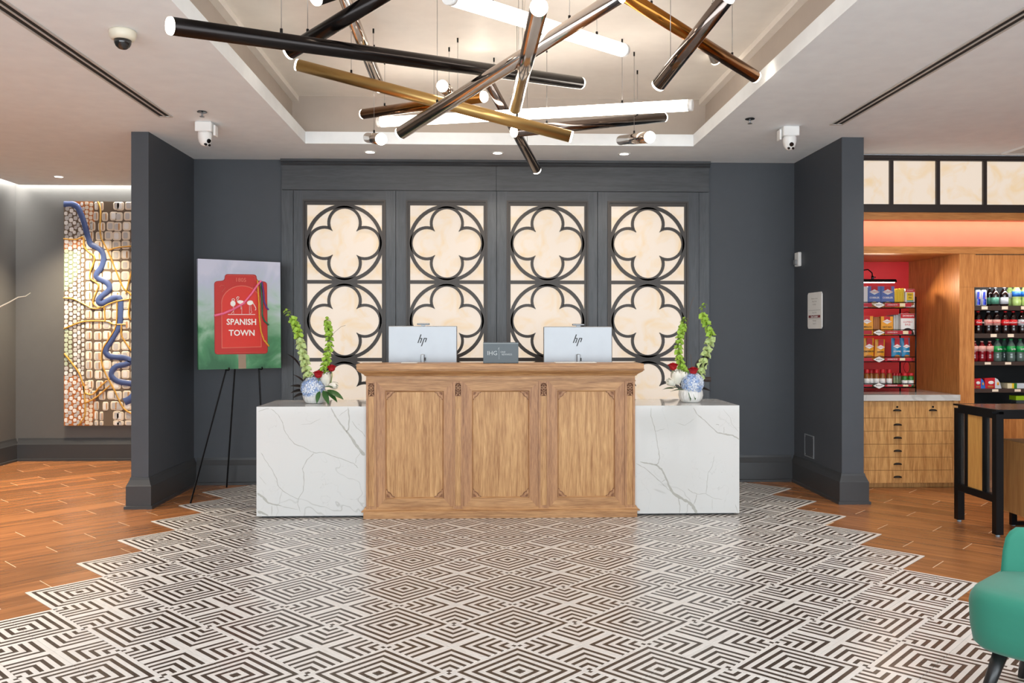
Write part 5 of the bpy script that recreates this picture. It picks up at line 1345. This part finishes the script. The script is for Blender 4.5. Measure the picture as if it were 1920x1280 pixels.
# flamingos
flat([(333, 622), (578, 628), (578, 634), (333, 628)], 'ground_line', 'paint_white')
def ell(cx, cy, rx, ry, n=16, rot=0): return [(cx+rx*math.cos(2*PI*i/n)*math.cos(rot)-ry*math.sin(2*PI*i/n)*math.sin(rot), cy+rx*math.cos(2*PI*i/n)*math.sin(rot)+ry*math.sin(2*PI*i/n)*math.cos(rot)) for i in range(n)]
for nm, pb, neck, legs in (('flamingo', ell(378, 512, 23, 30), [(378, 490), (368, 475), (372, 464), (386, 463), (392, 472), (386, 484)], [[(378, 540), (380, 575), (385, 620)], [(384, 540), (388, 580), (362, 618)]]),
                           ('flamingo', ell(452, 502, 38, 20, rot=.35), [(420, 492), (412, 478), (428, 462), (432, 448), (420, 441), (412, 452), (410, 465)], [[(452, 520), (456, 570), (455, 622)], [(446, 520), (448, 575), (452, 560)]]),
                           ('flamingo', ell(532, 508, 28, 24, rot=-.2), [(550, 500), (565, 525), (582, 560), (584, 578), (576, 586)], [[(524, 528), (525, 575), (524, 625)], [(536, 528), (540, 590), (548, 606), (532, 622)]])):
    flat(pb, nm+'_body', 'paint_white'); pline(neck, .0030, nm+'_neck', 'paint_white')
    for lg in legs: pline(lg, .0014, nm+'_leg', 'paint_white')
def beads(pts, nb, r_, m_):
    lay[0] += .0004; mb = MB(); pp = [Vector((*PM(*q), 0)) for q in pts]
    seg = [(pp[i+1]-pp[i]).length for i in range(len(pp)-1)]; tot = sum(seg)
    for k in range(nb):
        s_ = tot*(k+.5)/nb; i = 0
        while s_ > seg[i] and i < len(seg)-1: s_ -= seg[i]; i += 1
        p = pp[i].lerp(pp[i+1], s_/seg[i]); mb.ball((p.x, -lay[0]-.002, p.y), r_, r_*.6, r_, 6, 5)
    o = pbuild(mb, 'bead_string', m_); o['kind'] = 'stuff'
beads([(640, 295), (655, 400), (660, 500), (680, 560), (700, 585)], 26, .008, 'paint_purple')
beads([(628, 300), (640, 480), (640, 640), (660, 700), (700, 745)], 34, .008, 'paint_green')
beads([(600, 275), (610, 500), (615, 680), (628, 810), (655, 900), (702, 965)], 48, .008, 'paint_gold')
beads([(212, 634), (290, 615), (380, 572), (470, 515), (540, 420), (600, 325), (632, 282)], 40, .0105, 'paint_pink')
# easel
ez = thing('easel', 'thin black metal tripod easel holding the street sign painting', 'easel', (Lb.x+.35, Lb.y+.2, 0))
def onp(u, v, d): # point on the painting plane
    M = Matrix.Translation(paint.location) @ paint.rotation_euler.to_matrix().to_4x4()
    return M @ Vector((u, d, v))
lf = atZ(357, 944, 0); ltop = onp(.24, -.005, .05)
dirl = (ltop-lf).normalized()
rt0 = onp(.52, -.005, .05)
rf = Vector((rt0.x+.155, rt0.y-.30, 0)); rf = Vector((rt0.x+(ltop.x-lf.x)*.75, lf.y+.22, 0))
apex = onp(.36, .70, .06)
MB().path([lf, ltop, apex+Vector((-.02, .0, 0))], .0075, 8).build('front_leg', 'black_metal', ez)
MB().path([rf, rt0, apex+Vector((.02, .0, 0))], .0075, 8).build('front_leg', 'black_metal', ez)
MB().path([atZ(425, 913.5, 0), apex+Vector((0, .03, 0))], .0075, 8).build('rear_leg', 'black_metal', ez)
for p in (ltop, rt0):
    d_ = (onp(0, 0, -1)-onp(0, 0, 0)); side = (onp(1, 0, 0)-onp(0, 0, 0))
    MB().path([p, p+d_*.07+Vector((0, 0, -.004)), p+d_*.085+side*.004+Vector((0, 0, .0)), p+d_*.087+Vector((0, 0, .018))], .006, 8).build('support_hook', 'black_metal', ez)

# ================================================================== CORRIDOR ARTWORK
YA = 9.38
def AM(x, y, crop):                          # survey points of the artwork -> wall position
    px, py = 90+x*.17970, (360 if crop == 0 else 580)+y*.17970
    p = atY(px, py, YA); return (p.x, p.z)
ax0, az1 = AM(165, 95, 0); az0 = AM(170, 1215, 1)[1]; ax1 = AM(1160, 600, 0)[0]
art = thing('map_artwork', 'tall relief artwork of pale tiles crossed by a blue river and gold roads', 'artwork', ((ax0+ax1)/2, YA, az0))
plain('art_ground', rgb(104, 88, 72), .7); plain('art_cream', rgb(222, 208, 188), .6); plain('art_grey', rgb(186, 182, 180), .6); plain('art_tan', rgb(186, 138, 88), .6)
plain('art_sage', rgb(128, 140, 118), .6); plain('art_mint', rgb(178, 190, 166), .6); plain('art_orange', rgb(176, 104, 48), .6); plain('art_blue', rgb(66, 84, 132), .45); plain('art_gold', rgb(214, 164, 78), .35, .3); plain('art_white', rgb(228, 224, 220), .6)
MB().box(ax0, ax1, YA, YA+.045, az0, az1).build('panel', 'art_ground', art)
# coloured grounds
def zone(pts, m_, h):
    mb = MB(); p_ = [AM(*q) for q in pts]
    ar = sum(p_[i][0]*p_[(i+1) % len(p_)][1]-p_[(i+1) % len(p_)][0]*p_[i][1] for i in range(len(p_)))
    if ar < 0: p_ = p_[::-1]
    mb.prism(p_, YA-h, YA+.001); mb.build('colour_field', m_, art)
zone([(166, 690, 1), (310, 690, 1), (470, 870, 1), (500, 960, 1), (490, 1100, 1), (450, 1212, 1), (166, 1212, 1)], 'art_orange', .0006)
zone([(166, 500, 0), (370, 475, 0), (385, 575, 0), (166, 600, 0)], 'art_orange', .0007)
zone([(270, 97, 0), (470, 97, 0), (490, 300, 0), (460, 470, 0), (420, 430, 0)], 'art_orange', .0008)
zone([(166, 640, 0), (300, 600, 0), (350, 640, 0), (300, 900, 0), (166, 1040, 0)], 'art_sage', .0005)
cellsA = {'art_cream': MB(), 'art_grey': MB(), 'art_white': MB(), 'art_tan': MB(), 'art_mint': MB()}
RV = [(165, 125), (250, 125), (310, 160), (345, 230), (375, 310), (400, 400), (425, 480), (445, 545), (490, 565), (545, 600), (578, 650), (582, 710), (560, 780), (515, 845), (510, 885), (560, 915), (615, 945), (645, 1000), (610, 1050), (555, 1090), (525, 1135), (560, 1165), (620, 1135), (700, 1098), (745, 1105), (762, 1150), (762, 1220), (757, 1330), (745, 1400), (700, 1484), (650, 1564), (612, 1624), (605, 1674), (645, 1712), (720, 1722), (800, 1727), (862, 1764), (800, 1799), (720, 1814), (672, 1864), (664, 1914), (712, 1964), (790, 1988), (900, 2000)]
def roundcell(mb, cx, cy, w_, h_, ht, e=.5, n=12):
    """cx,cy in survey units (crop 0 running on past its foot)"""
    a = AM(cx-w_/2, cy-h_/2, 0); b = AM(cx+w_/2, cy+h_/2, 0)
    x, z = (a[0]+b[0])/2, (a[1]+b[1])/2; rx, rz2 = (b[0]-a[0])/2, (a[1]-b[1])/2
    if x+rx > ax1-.004 or x-rx < ax0+.004 or z+rz2 > az1-.004 or z-rz2 < az0+.004:
        x0_, x1_ = max(x-rx, ax0+.004), min(x+rx, ax1-.004); z0_, z1_ = max(z-rz2, az0+.004), min(z+rz2, az1-.004)
        if x1_-x0_ < .012 or z1_-z0_ < .012: return
        x, z, rx, rz2 = (x0_+x1_)/2, (z0_+z1_)/2, (x1_-x0_)/2, (z1_-z0_)/2
    pt = []
    for i in range(n):
        t_ = 2*PI*(i+.5)/n; c_, s_ = math.cos(t_), math.sin(t_)
        pt.append((math.copysign(abs(c_)**e, c_), math.copysign(abs(s_)**e, s_)))
    vs = [(x+rx*p[0], YA, z+rz2*p[1]) for p in pt]+[(x+rx*.86*p[0], YA-ht, z+rz2*.88*p[1]) for p in pt]
    mb.add(vs, [tuple(range(n, 2*n))]+[(i, (i+1) % n, n+(i+1) % n, n+i) for i in range(n)], 0, False)
RL = random.Random(3)
TOT = 2440
for j in range(23):                          # large rounded tiles, right side
    cy = 140+j*104+8*math.sin(j)
    for i, (cx, w_) in enumerate(((425, 70), (520, 84), (615, 88), (712, 88), (808, 88), (904, 88), (1000, 88), (1096, 88))):
        f = cy/TOT; sh = 120*math.exp(-((f-.02)/.12)**2)+110*math.exp(-((f-.98)/.12)**2)
        x = cx+sh*(1 if i < 3 else .35); ww = w_*(1-.35*(i < 2)*(sh/120))
        if i < 2 and sh > 90: x, ww = cx+sh*.55+(i-.5)*-40, 40
        roundcell(cellsA['art_cream'], x, cy+6*(i % 2), ww, 94, .004, .45)
        roundcell(cellsA['art_grey' if (i+j) % 3 else 'art_white'], x-4, cy+6*(i % 2), ww*.62, 72, .006, .5)
        if (i < 2) or (i+2*j) % 7 == 0: roundcell(cellsA['art_tan'], x+ww*.18, cy+6*(i % 2), ww*.2, 80, .0065, .6)
for j in range(48):                          # smaller pebbles, left side
    cy = 125+j*49
    for i, cx in enumerate((190, 236, 282, 322, 362)):
        f = cy/TOT; bulge = 1
        x = cx+RL.uniform(-5, 5); s = (44, 42, 40, 34, 32)[i]*RL.uniform(.88, 1.08)
        top = cy < 480 or cy > 1900
        if top: x += 6*((j % 2)*2-1)
        m_ = 'art_mint' if (600 < cy < 1050 or 1400 < cy < 1800) and i < 2 else ('art_grey' if (i+j) % 2 else 'art_white')
        roundcell(cellsA[m_], x, cy+(i % 2)*20, s, s*(1.05 if i < 3 else 1.35), .004, .75, 10)
for j in range(10):
    for i, cx in enumerate((405, 448)):
        roundcell(cellsA['art_cream'], cx+RL.uniform(-4, 4), 115+j*46+(i % 2)*15, 40, 42, .004, .75, 10)
        roundcell(cellsA['art_cream'], cx+RL.uniform(-4, 4), 1990+j*46+(i % 2)*15, 42, 44, .004, .75, 10)
for k, v in cellsA.items():
    o = v.build('relief_cells', k, art); o['kind'] = 'stuff'
def ribbon(pts, wd, h, name, m_, sub=4):
    P_ = [Vector(AM(x, y, 0)).to_3d() for x, y in pts]; Q = []
    for i in range(len(P_)-1):
        p0, p1, p2, p3 = P_[max(i-1, 0)], P_[i], P_[i+1], P_[min(i+2, len(P_)-1)]
        for k in range(sub):
            t_ = k/sub; Q.append(.5*((2*p1)+(p2-p0)*t_+(2*p0-5*p1+4*p2-p3)*t_*t_+(3*p1-p0-3*p2+p3)*t_**3))
    Q.append(P_[-1]); mb = MB(); vs = []; N = len(Q)
    for i, p in enumerate(Q):
        d_ = (Q[min(i+1, N-1)]-Q[max(i-1, 0)]).normalized(); nn = Vector((-d_.y, d_.x, 0))*wd/2
        for s_, hh in ((1, 0), (.75, h), (-.75, h), (-1, 0)): vs.append((min(max(p.x+nn.x*s_, ax0+.001), ax1-.001), YA-hh, min(max(p.y+nn.y*s_, az0+.001), az1-.001)))
    mb.add(vs, [(i*4+k, i*4+k+1, (i+1)*4+k+1, (i+1)*4+k) for i in range(N-1) for k in range(3)], 0, True)
    mb.build(name, m_, art)
ribbon(RV, .066, .011, 'river', 'art_blue')
ribbon([(800, 2190), (850, 2165), (900, 2130), (960, 2140), (1000, 2190)], .09, .011, 'river', 'art_blue')
for pts in ([(165, 488), (300, 495), (370, 468), (376, 560), (420, 620), (485, 670), (480, 740), (445, 830), (445, 905), (525, 960), (510, 1040), (475, 1130), (490, 1180), (560, 1205), (640, 1165), (740, 1135), (880, 1110)],
            [(520, 100), (550, 180), (548, 440), (600, 560), (660, 690), (720, 840), (790, 1000), (860, 1060), (920, 1140)], [(630, 610), (720, 580), (880, 565), (960, 575)],
            [(165, 1105), (270, 1115), (380, 1170), (470, 1215), (560, 1205)], [(170, 1424), (270, 1384), (380, 1349), (600, 1346), (690, 1379), (810, 1379)],
            [(722, 1150), (715, 1384), (650, 1514), (575, 1634), (560, 1764), (610, 1904), (700, 2074), (790, 2254), (900, 2320)],
            [(172, 1684), (260, 1794), (330, 1894), (375, 2024), (390, 2094), (470, 2109), (540, 2034), (620, 1964)], [(390, 2199), (500, 2144), (650, 2014)],
            [(375, 2024), (392, 2304), (320, 2432)], [(770, 1384), (778, 1514), (900, 1690)], [(590, 1190), (600, 1346)], [(900, 740), (840, 960), (815, 1060)], [(860, 1110), (845, 1250), (860, 1330), (900, 1300)]):
    ribbon(pts, .016, .014, 'gold_road', 'art_gold', 3)
# bare twig reaching in at the left edge
tw = [atY(x, y, 6.0) for x, y in ((-120, 600), (-60, 592), (0, 575), (18, 566), (34, 557), (48, 555), (57, 549))]
t = tag(MB().path(tw, .006, 6, taper=.002).build('bare_twig', 'cream_plastic'), 'pale bare twig reaching in at the left edge before the corridor', 'branch')

# ================================================================== FLOWER ARRANGEMENTS
plain('vase_white', rgb(232, 230, 226), .5); plain('petal_blue', rgb(164, 188, 228), .7); plain('petal_pale', rgb(226, 232, 242), .7); plain('rose_red', rgb(176, 8, 24), .55)
plain('petal_white', rgb(240, 236, 222), .55); plain('bell_lime', rgb(166, 200, 78), .6); plain('bell_pale', rgb(196, 212, 146), .6); plain('leaf_green', rgb(46, 92, 36), .45)
plain('leaf_dark', rgb(38, 30, 30), .5); plain('stem_green', rgb(110, 140, 60), .6); plain('twig_brown', rgb(110, 80, 56), .7); plain('pod_brown', rgb(60, 42, 34), .6)
def leaf_mesh(L, W, m_, bend=.2, name='leaf', n=7):
    mb = MB(); vs = []
    for i in range(n+1):
        f = i/n; w_ = W*math.sin(PI*min(1, f*.97+.015))**.8*(1-.25*f)
        z = -bend*L*f*f
        vs += [(-w_/2, f*L, z+.12*w_), (0, f*L, z), (w_/2, f*L, z+.12*w_)]
    mb.add(vs, [(i*3+k, i*3+k+1, i*3+k+4, i*3+k+3) for i in range(n) for k in range(2)], 0, True)
    return mb.build(name, m_, data_only=True, local=True, origin='world')
def bell_mesh(m_):
    mb = MB(); n = 9; vs = [(0, 0, 0)]*0
    rings = []
    for r_, z, wv in ((.003, 0, 0), (.010, .006, 0), (.017, .013, .002), (.021, .016, .004)):
        rings += [((r_+wv*math.cos(5*2*PI*i/n))*math.cos(2*PI*i/n), (r_+wv*math.cos(5*2*PI*i/n))*math.sin(2*PI*i/n), z+wv*math.sin(3*2*PI*i/n)) for i in range(n)]
    mb.add(rings, [(k*n+i, k*n+(i+1) % n, (k+1)*n+(i+1) % n, (k+1)*n+i) for k in range(3) for i in range(n)]+[tuple(range(n))], 0, True)
    return mb.build('bell_flower', m_, data_only=True, local=True, origin='world')
BELL = {k: bell_mesh(k) for k in ('bell_lime', 'bell_pale')}
def place(me, name, parent, loc, direction, roll=0, s=1.0):
    o = bpy.data.objects.new(name, me); COL.objects.link(o); o.parent = parent; o.location = loc
    q = Vector(direction).to_track_quat('Z', 'Y') if me.name.startswith('bell') else Vector(direction).to_track_quat('Y', 'Z')
    o.rotation_mode = 'QUATERNION'; from_roll = Matrix.Rotation(roll, 3, 'Z' if me.name.startswith('bell') else 'Y').to_quaternion()
    o.rotation_quaternion = q @ from_roll; o.scale = (s, s, s); return o
LEAF = leaf_mesh(.16, .06, 'leaf_green'); LEAFD = leaf_mesh(.11, .055, 'leaf_dark', .3)
SL = leaf_mesh(.03, .026, 'bell_lime', .2)
def rose(parent, c, r_):
    r_ *= 1.4
    mb = MB()
    for k in range(16):
        a = k*2.4; rr = r_*(.15+.85*k/15); tilt = .25+.9*k/15
        n, m_ = 5, 4; vs = []
        for j in range(m_+1):
            for i in range(n+1):
                u = (i/n-.5)*1.5; v = j/m_
                rad = rr*(.35+.65*v**.7)*(1 if k > 3 else .8); z = r_*(.95*v-.35)*(1-.45*k/15)-(.25*r_*max(0, v-.7)*tilt)
                vs.append((c[0]+rad*math.cos(a+u), c[1]+rad*math.sin(a+u), c[2]+z*1.15))
        mb.add(vs, [(j*(n+1)+i, j*(n+1)+i+1, (j+1)*(n+1)+i+1, (j+1)*(n+1)+i) for j in range(m_) for i in range(n)], 0, True)
    mb.ball((c[0], c[1], c[2]-.1*r_), r_*.6, r_*.6, r_*.5, 10, 6)
    ob = mb.build('rose', 'rose_red', parent)
    q = MB(); q.path([(c[0], c[1], c[2]-.4*r_), (c[0], c[1]+.01, c[2]-r_*1.5), (c[0]*.9+parent.location.x*.1, c[1]+.01, parent.location.z+.12)], .003, 6); q.build('rose_stem', 'stem_green', ob)
def tulip(parent, c, r_, axis):
    r_ *= 1.2
    """cup of broad white petals"""
    mb = MB(); ax = Vector(axis).normalized(); M = Matrix.Translation(c) @ ax.to_track_quat('Z', 'Y').to_matrix().to_4x4()
    for k in range(7):
        a = k*2*PI/7*1.0+(k % 2)*.2; rr = r_*(.85+.12*(k % 2)); n, m_ = 5, 6; vs = []
        for j in range(m_+1):
            v = j/m_; wid = .75*math.sin(PI*(.12+.8*v))
            for i in range(n+1):
                u = (i/n-.5)*2*wid; rad = rr*math.sin(PI*(.1+.62*v)); z = r_*(2.3*v-.9)
                vs.append(M @ Vector((rad*math.cos(a+u), rad*math.sin(a+u), z)))
        mb.add(vs, [(j*(n+1)+i, j*(n+1)+i+1, (j+1)*(n+1)+i+1, (j+1)*(n+1)+i) for j in range(m_) for i in range(n)], 0, True)
    mb.build('white_bloom', 'petal_white', parent)
def hydrangea(parent, c, r_, seed):
    R_ = random.Random(seed); mbs = {'petal_blue': MB(), 'petal_pale': MB()}
    MB().ball(c, r_*.86, r_*.86, r_*.82, 14, 10).build('bloom_core', 'petal_blue', parent)
    N = 230
    for k in range(N):
        z = 1-2*(k+.5)/N; ph = k*2.39996
        d_ = Vector((math.sqrt(1-z*z)*math.cos(ph), math.sqrt(1-z*z)*math.sin(ph), z))
        p = Vector(c)+d_*r_*R_.uniform(.88, 1.02)
        a = d_.orthogonal().normalized(); b = d_.cross(a); ro = R_.uniform(0, PI); s = r_*.17*R_.uniform(.8, 1.2)
        mb = mbs['petal_pale' if R_.random() < .55 else 'petal_blue']
        for q in range(4):
            t_ = ro+q*PI/2; e1 = a*math.cos(t_)+b*math.sin(t_); e2 = a*math.cos(t_+PI/2)+b*math.sin(t_+PI/2)
            mb.add([p, p+e1*s*.9+e2*s*.5+d_*s*.25, p+e1*s*1.5+d_*s*.1, p+e1*s*.9-e2*s*.5+d_*s*.25], [(0, 3, 2, 1)])
    for k, v in mbs.items(): o = v.build('hydrangea_petals', k, parent); o['kind'] = 'stuff'
def stalk(parent, pts, s0, s1, m_lo, m_hi, top_leaves=6, seed=1):
    R_ = random.Random(seed); P_ = [Vector(p) for p in pts]; Q = []
    for i in range(len(P_)-1):
        p0, p1, p2, p3 = P_[max(i-1, 0)], P_[i], P_[i+1], P_[min(i+2, len(P_)-1)]
        for k in range(8):
            t_ = k/8; Q.append(.5*((2*p1)+(p2-p0)*t_+(2*p0-5*p1+4*p2-p3)*t_*t_+(3*p1-p0-3*p2+p3)*t_**3))
    Q.append(P_[-1])
    st = MB().path(Q, .004, 6, taper=.002).build('bells_stalk', 'stem_green', parent)
    N = len(Q); nb = 13; L0 = parent.location
    for w_ in range(nb):
        f = .10+.80*w_/nb; p = Q[int(f*(N-1))]; d_ = (Q[min(int(f*(N-1))+1, N-1)]-Q[max(int(f*(N-1))-1, 0)]).normalized()
        a = d_.orthogonal().normalized(); b = d_.cross(a); s = 1.25*(s0+(s1-s0)*f)
        for q in range(4):
            t_ = q*PI/2+w_*.8+R_.uniform(-.3, .3); out = a*math.cos(t_)+b*math.sin(t_)
            place(BELL[m_lo if f < .55 else m_hi], 'bell_flower', st, p-L0+out*.008, out+d_*.55, R_.uniform(0, 6), s*R_.uniform(.85, 1.1))
    p = Q[-1]
    for q in range(top_leaves):
        t_ = q*2.4; place(SL, 'leaf', st, p-L0-(Q[-1]-Q[-3])*(q*.35), (math.cos(t_), .5*math.sin(t_), .7*math.sin(t_*1.7)), 0, R_.uniform(.8, 1.3))
YFl = 6.74
def F(x, y, dy=0): return atY(x, y, YFl+dy)
def arrangement(label, cx, base_y, hy, seed):
    b = F(cx, base_y); t = thing('flower_arrangement', label, 'flowers', (b.x, YFl, ZM))
    MB().lathe([(.060, 0), (.072, .006), (.088, .03), (.095, .055), (.092, .085), (.084, .105), (.080, .105), (.082, .09)], (b.x, YFl, ZM+.0005), 84, rib=.018, ribn=21).build('ribbed_vase', 'vase_white', t)
    return t
fl = arrangement('flower arrangement on the left marble block, blue hydrangea at its left', 591, 757, 0, 1)
hydrangea(fl, tuple(F(586.5, 728, -.03)), .088, 1)
rose(fl, tuple(F(597, 701.5, -.07)), .036); rose(fl, tuple(F(622, 690, -.04)), .032)
tulip(fl, F(611.5, 713.5, -.02), .038, (-.1, -.2, 1)); tulip(fl, F(623, 722, -.03), .026, (.75, -.2, -.1))
stalk(fl, [F(585, 725), F(577, 700), F(570, 672), F(564, 645), F(557, 618), F(550, 600), F(535, 580)], 1.25, .9, 'bell_pale', 'bell_lime', 8, 1)
stalk(fl, [F(603, 725, .03), F(606, 700, .03), F(612, 675, .03), F(617, 650, .03), F(617, 625, .03), F(614, 608, .03), F(613, 598, .03)], 1.05, .8, 'bell_lime', 'bell_lime', 8, 2)
for (x, y, dx, dz, s, r_) in ((606, 732, .30, -.42, .85, .3), (610, 733, .7, -.36, .9, .2), (599, 733, -.05, -.44, .7, 0), (613, 731, .9, -.28, 1.0, .5), (606, 726, .8, .2, .6, .3)):
    place(LEAF, 'broad_leaf', fl, F(x, y, -.085)-fl.location, (dx, -.5, dz), r_, s)
for (x, y, dx, dz, s) in ((573, 722, -.5, .75, 1.1), (572, 728, -.8, .35, 1.0), (570, 732, -.9, .05, .9), (571, 738, -.95, -.1, .8), (575, 718, -.2, .95, 1.0), (563, 690, -.45, .9, 1.3), (597, 715, .6, .7, .7), (615, 700, .1, 1, .7)):
    place(LEAFD, 'dark_leaf', fl, F(x, y, .02)-fl.location, (dx, .1, dz), .6, s)
MB().path([F(615, 640, .03), F(628, 622, .03), F(640, 612, .03), F(648, 610, .03)], .0012, 5).build('twig', 'twig_brown', fl)
fr2 = arrangement('flower arrangement on the right marble block, blue hydrangea at its right', 1295, 757, 0, 2)
hydrangea(fr2, tuple(F(1298.5, 719, -.03)), .086, 5)
rose(fr2, tuple(F(1262, 687, -.03)), .036); rose(fr2, tuple(F(1300, 695, -.05)), .036)
tulip(fr2, F(1270, 710, -.01), .042, (-.15, -.2, 1)); tulip(fr2, F(1260, 718, -.03), .028, (-.7, -.2, .4)); tulip(fr2, F(1281, 706, -.01), .026, (.2, -.2, 1))
stalk(fr2, [F(1310, 720, .03), F(1313, 700, .03), F(1320, 675, .03), F(1328, 650, .03), F(1333, 630, .03), F(1325, 608, .03), F(1317, 588, .03), F(1318, 570, .03)], 1.15, .95, 'bell_pale', 'bell_lime', 8, 3)
stalk(fr2, [F(1290, 720, .02), F(1283, 700, .02), F(1276, 680, .02), F(1272, 655, .02), F(1276, 630, .02), F(1280, 612, .02), F(1282, 596, .02)], 1.1, .8, 'bell_lime', 'bell_lime', 8, 4)
for (x, y, dx, dz, s, r_) in ((1290, 733, .3, -.8, .5, 0), (1299, 733, .35, -.9, .45, .2), (1282, 731, -.9, .1, .8, .3), (1264, 729, -.95, .15, .7, .3), (1275, 728, -.9, .2, .9, .1)):
    place(LEAF, 'broad_leaf', fr2, F(x, y, -.08)-fr2.location, (dx, -.3, dz), r_, s)
for (x, y, dx, dz, s) in ((1306, 695, .3, .9, 1.2), (1318, 690, .2, .95, 1.3), (1312, 728, .95, .0, .9), (1276, 722, .2, .6, .5)):
    place(LEAFD, 'dark_leaf', fr2, F(x, y, .03)-fr2.location, (dx, .1, dz), .5, s)
MB().path([F(1312, 710, .05), F(1322, 711, .05), F(1332, 711, .05)], .018, 10, taper=.02).build('seed_pod', 'pod_brown', fr2)
MB().path([F(1288, 610, .03), F(1292, 585, .03), F(1297, 565, .03), F(1301, 557, .03)], .0012, 5).build('twig', 'twig_brown', fr2)
MB().path([F(1297, 690, .03), F(1296, 675, .03), F(1295, 664, .03)], .0015, 5).build('twig', 'twig_brown', fr2)
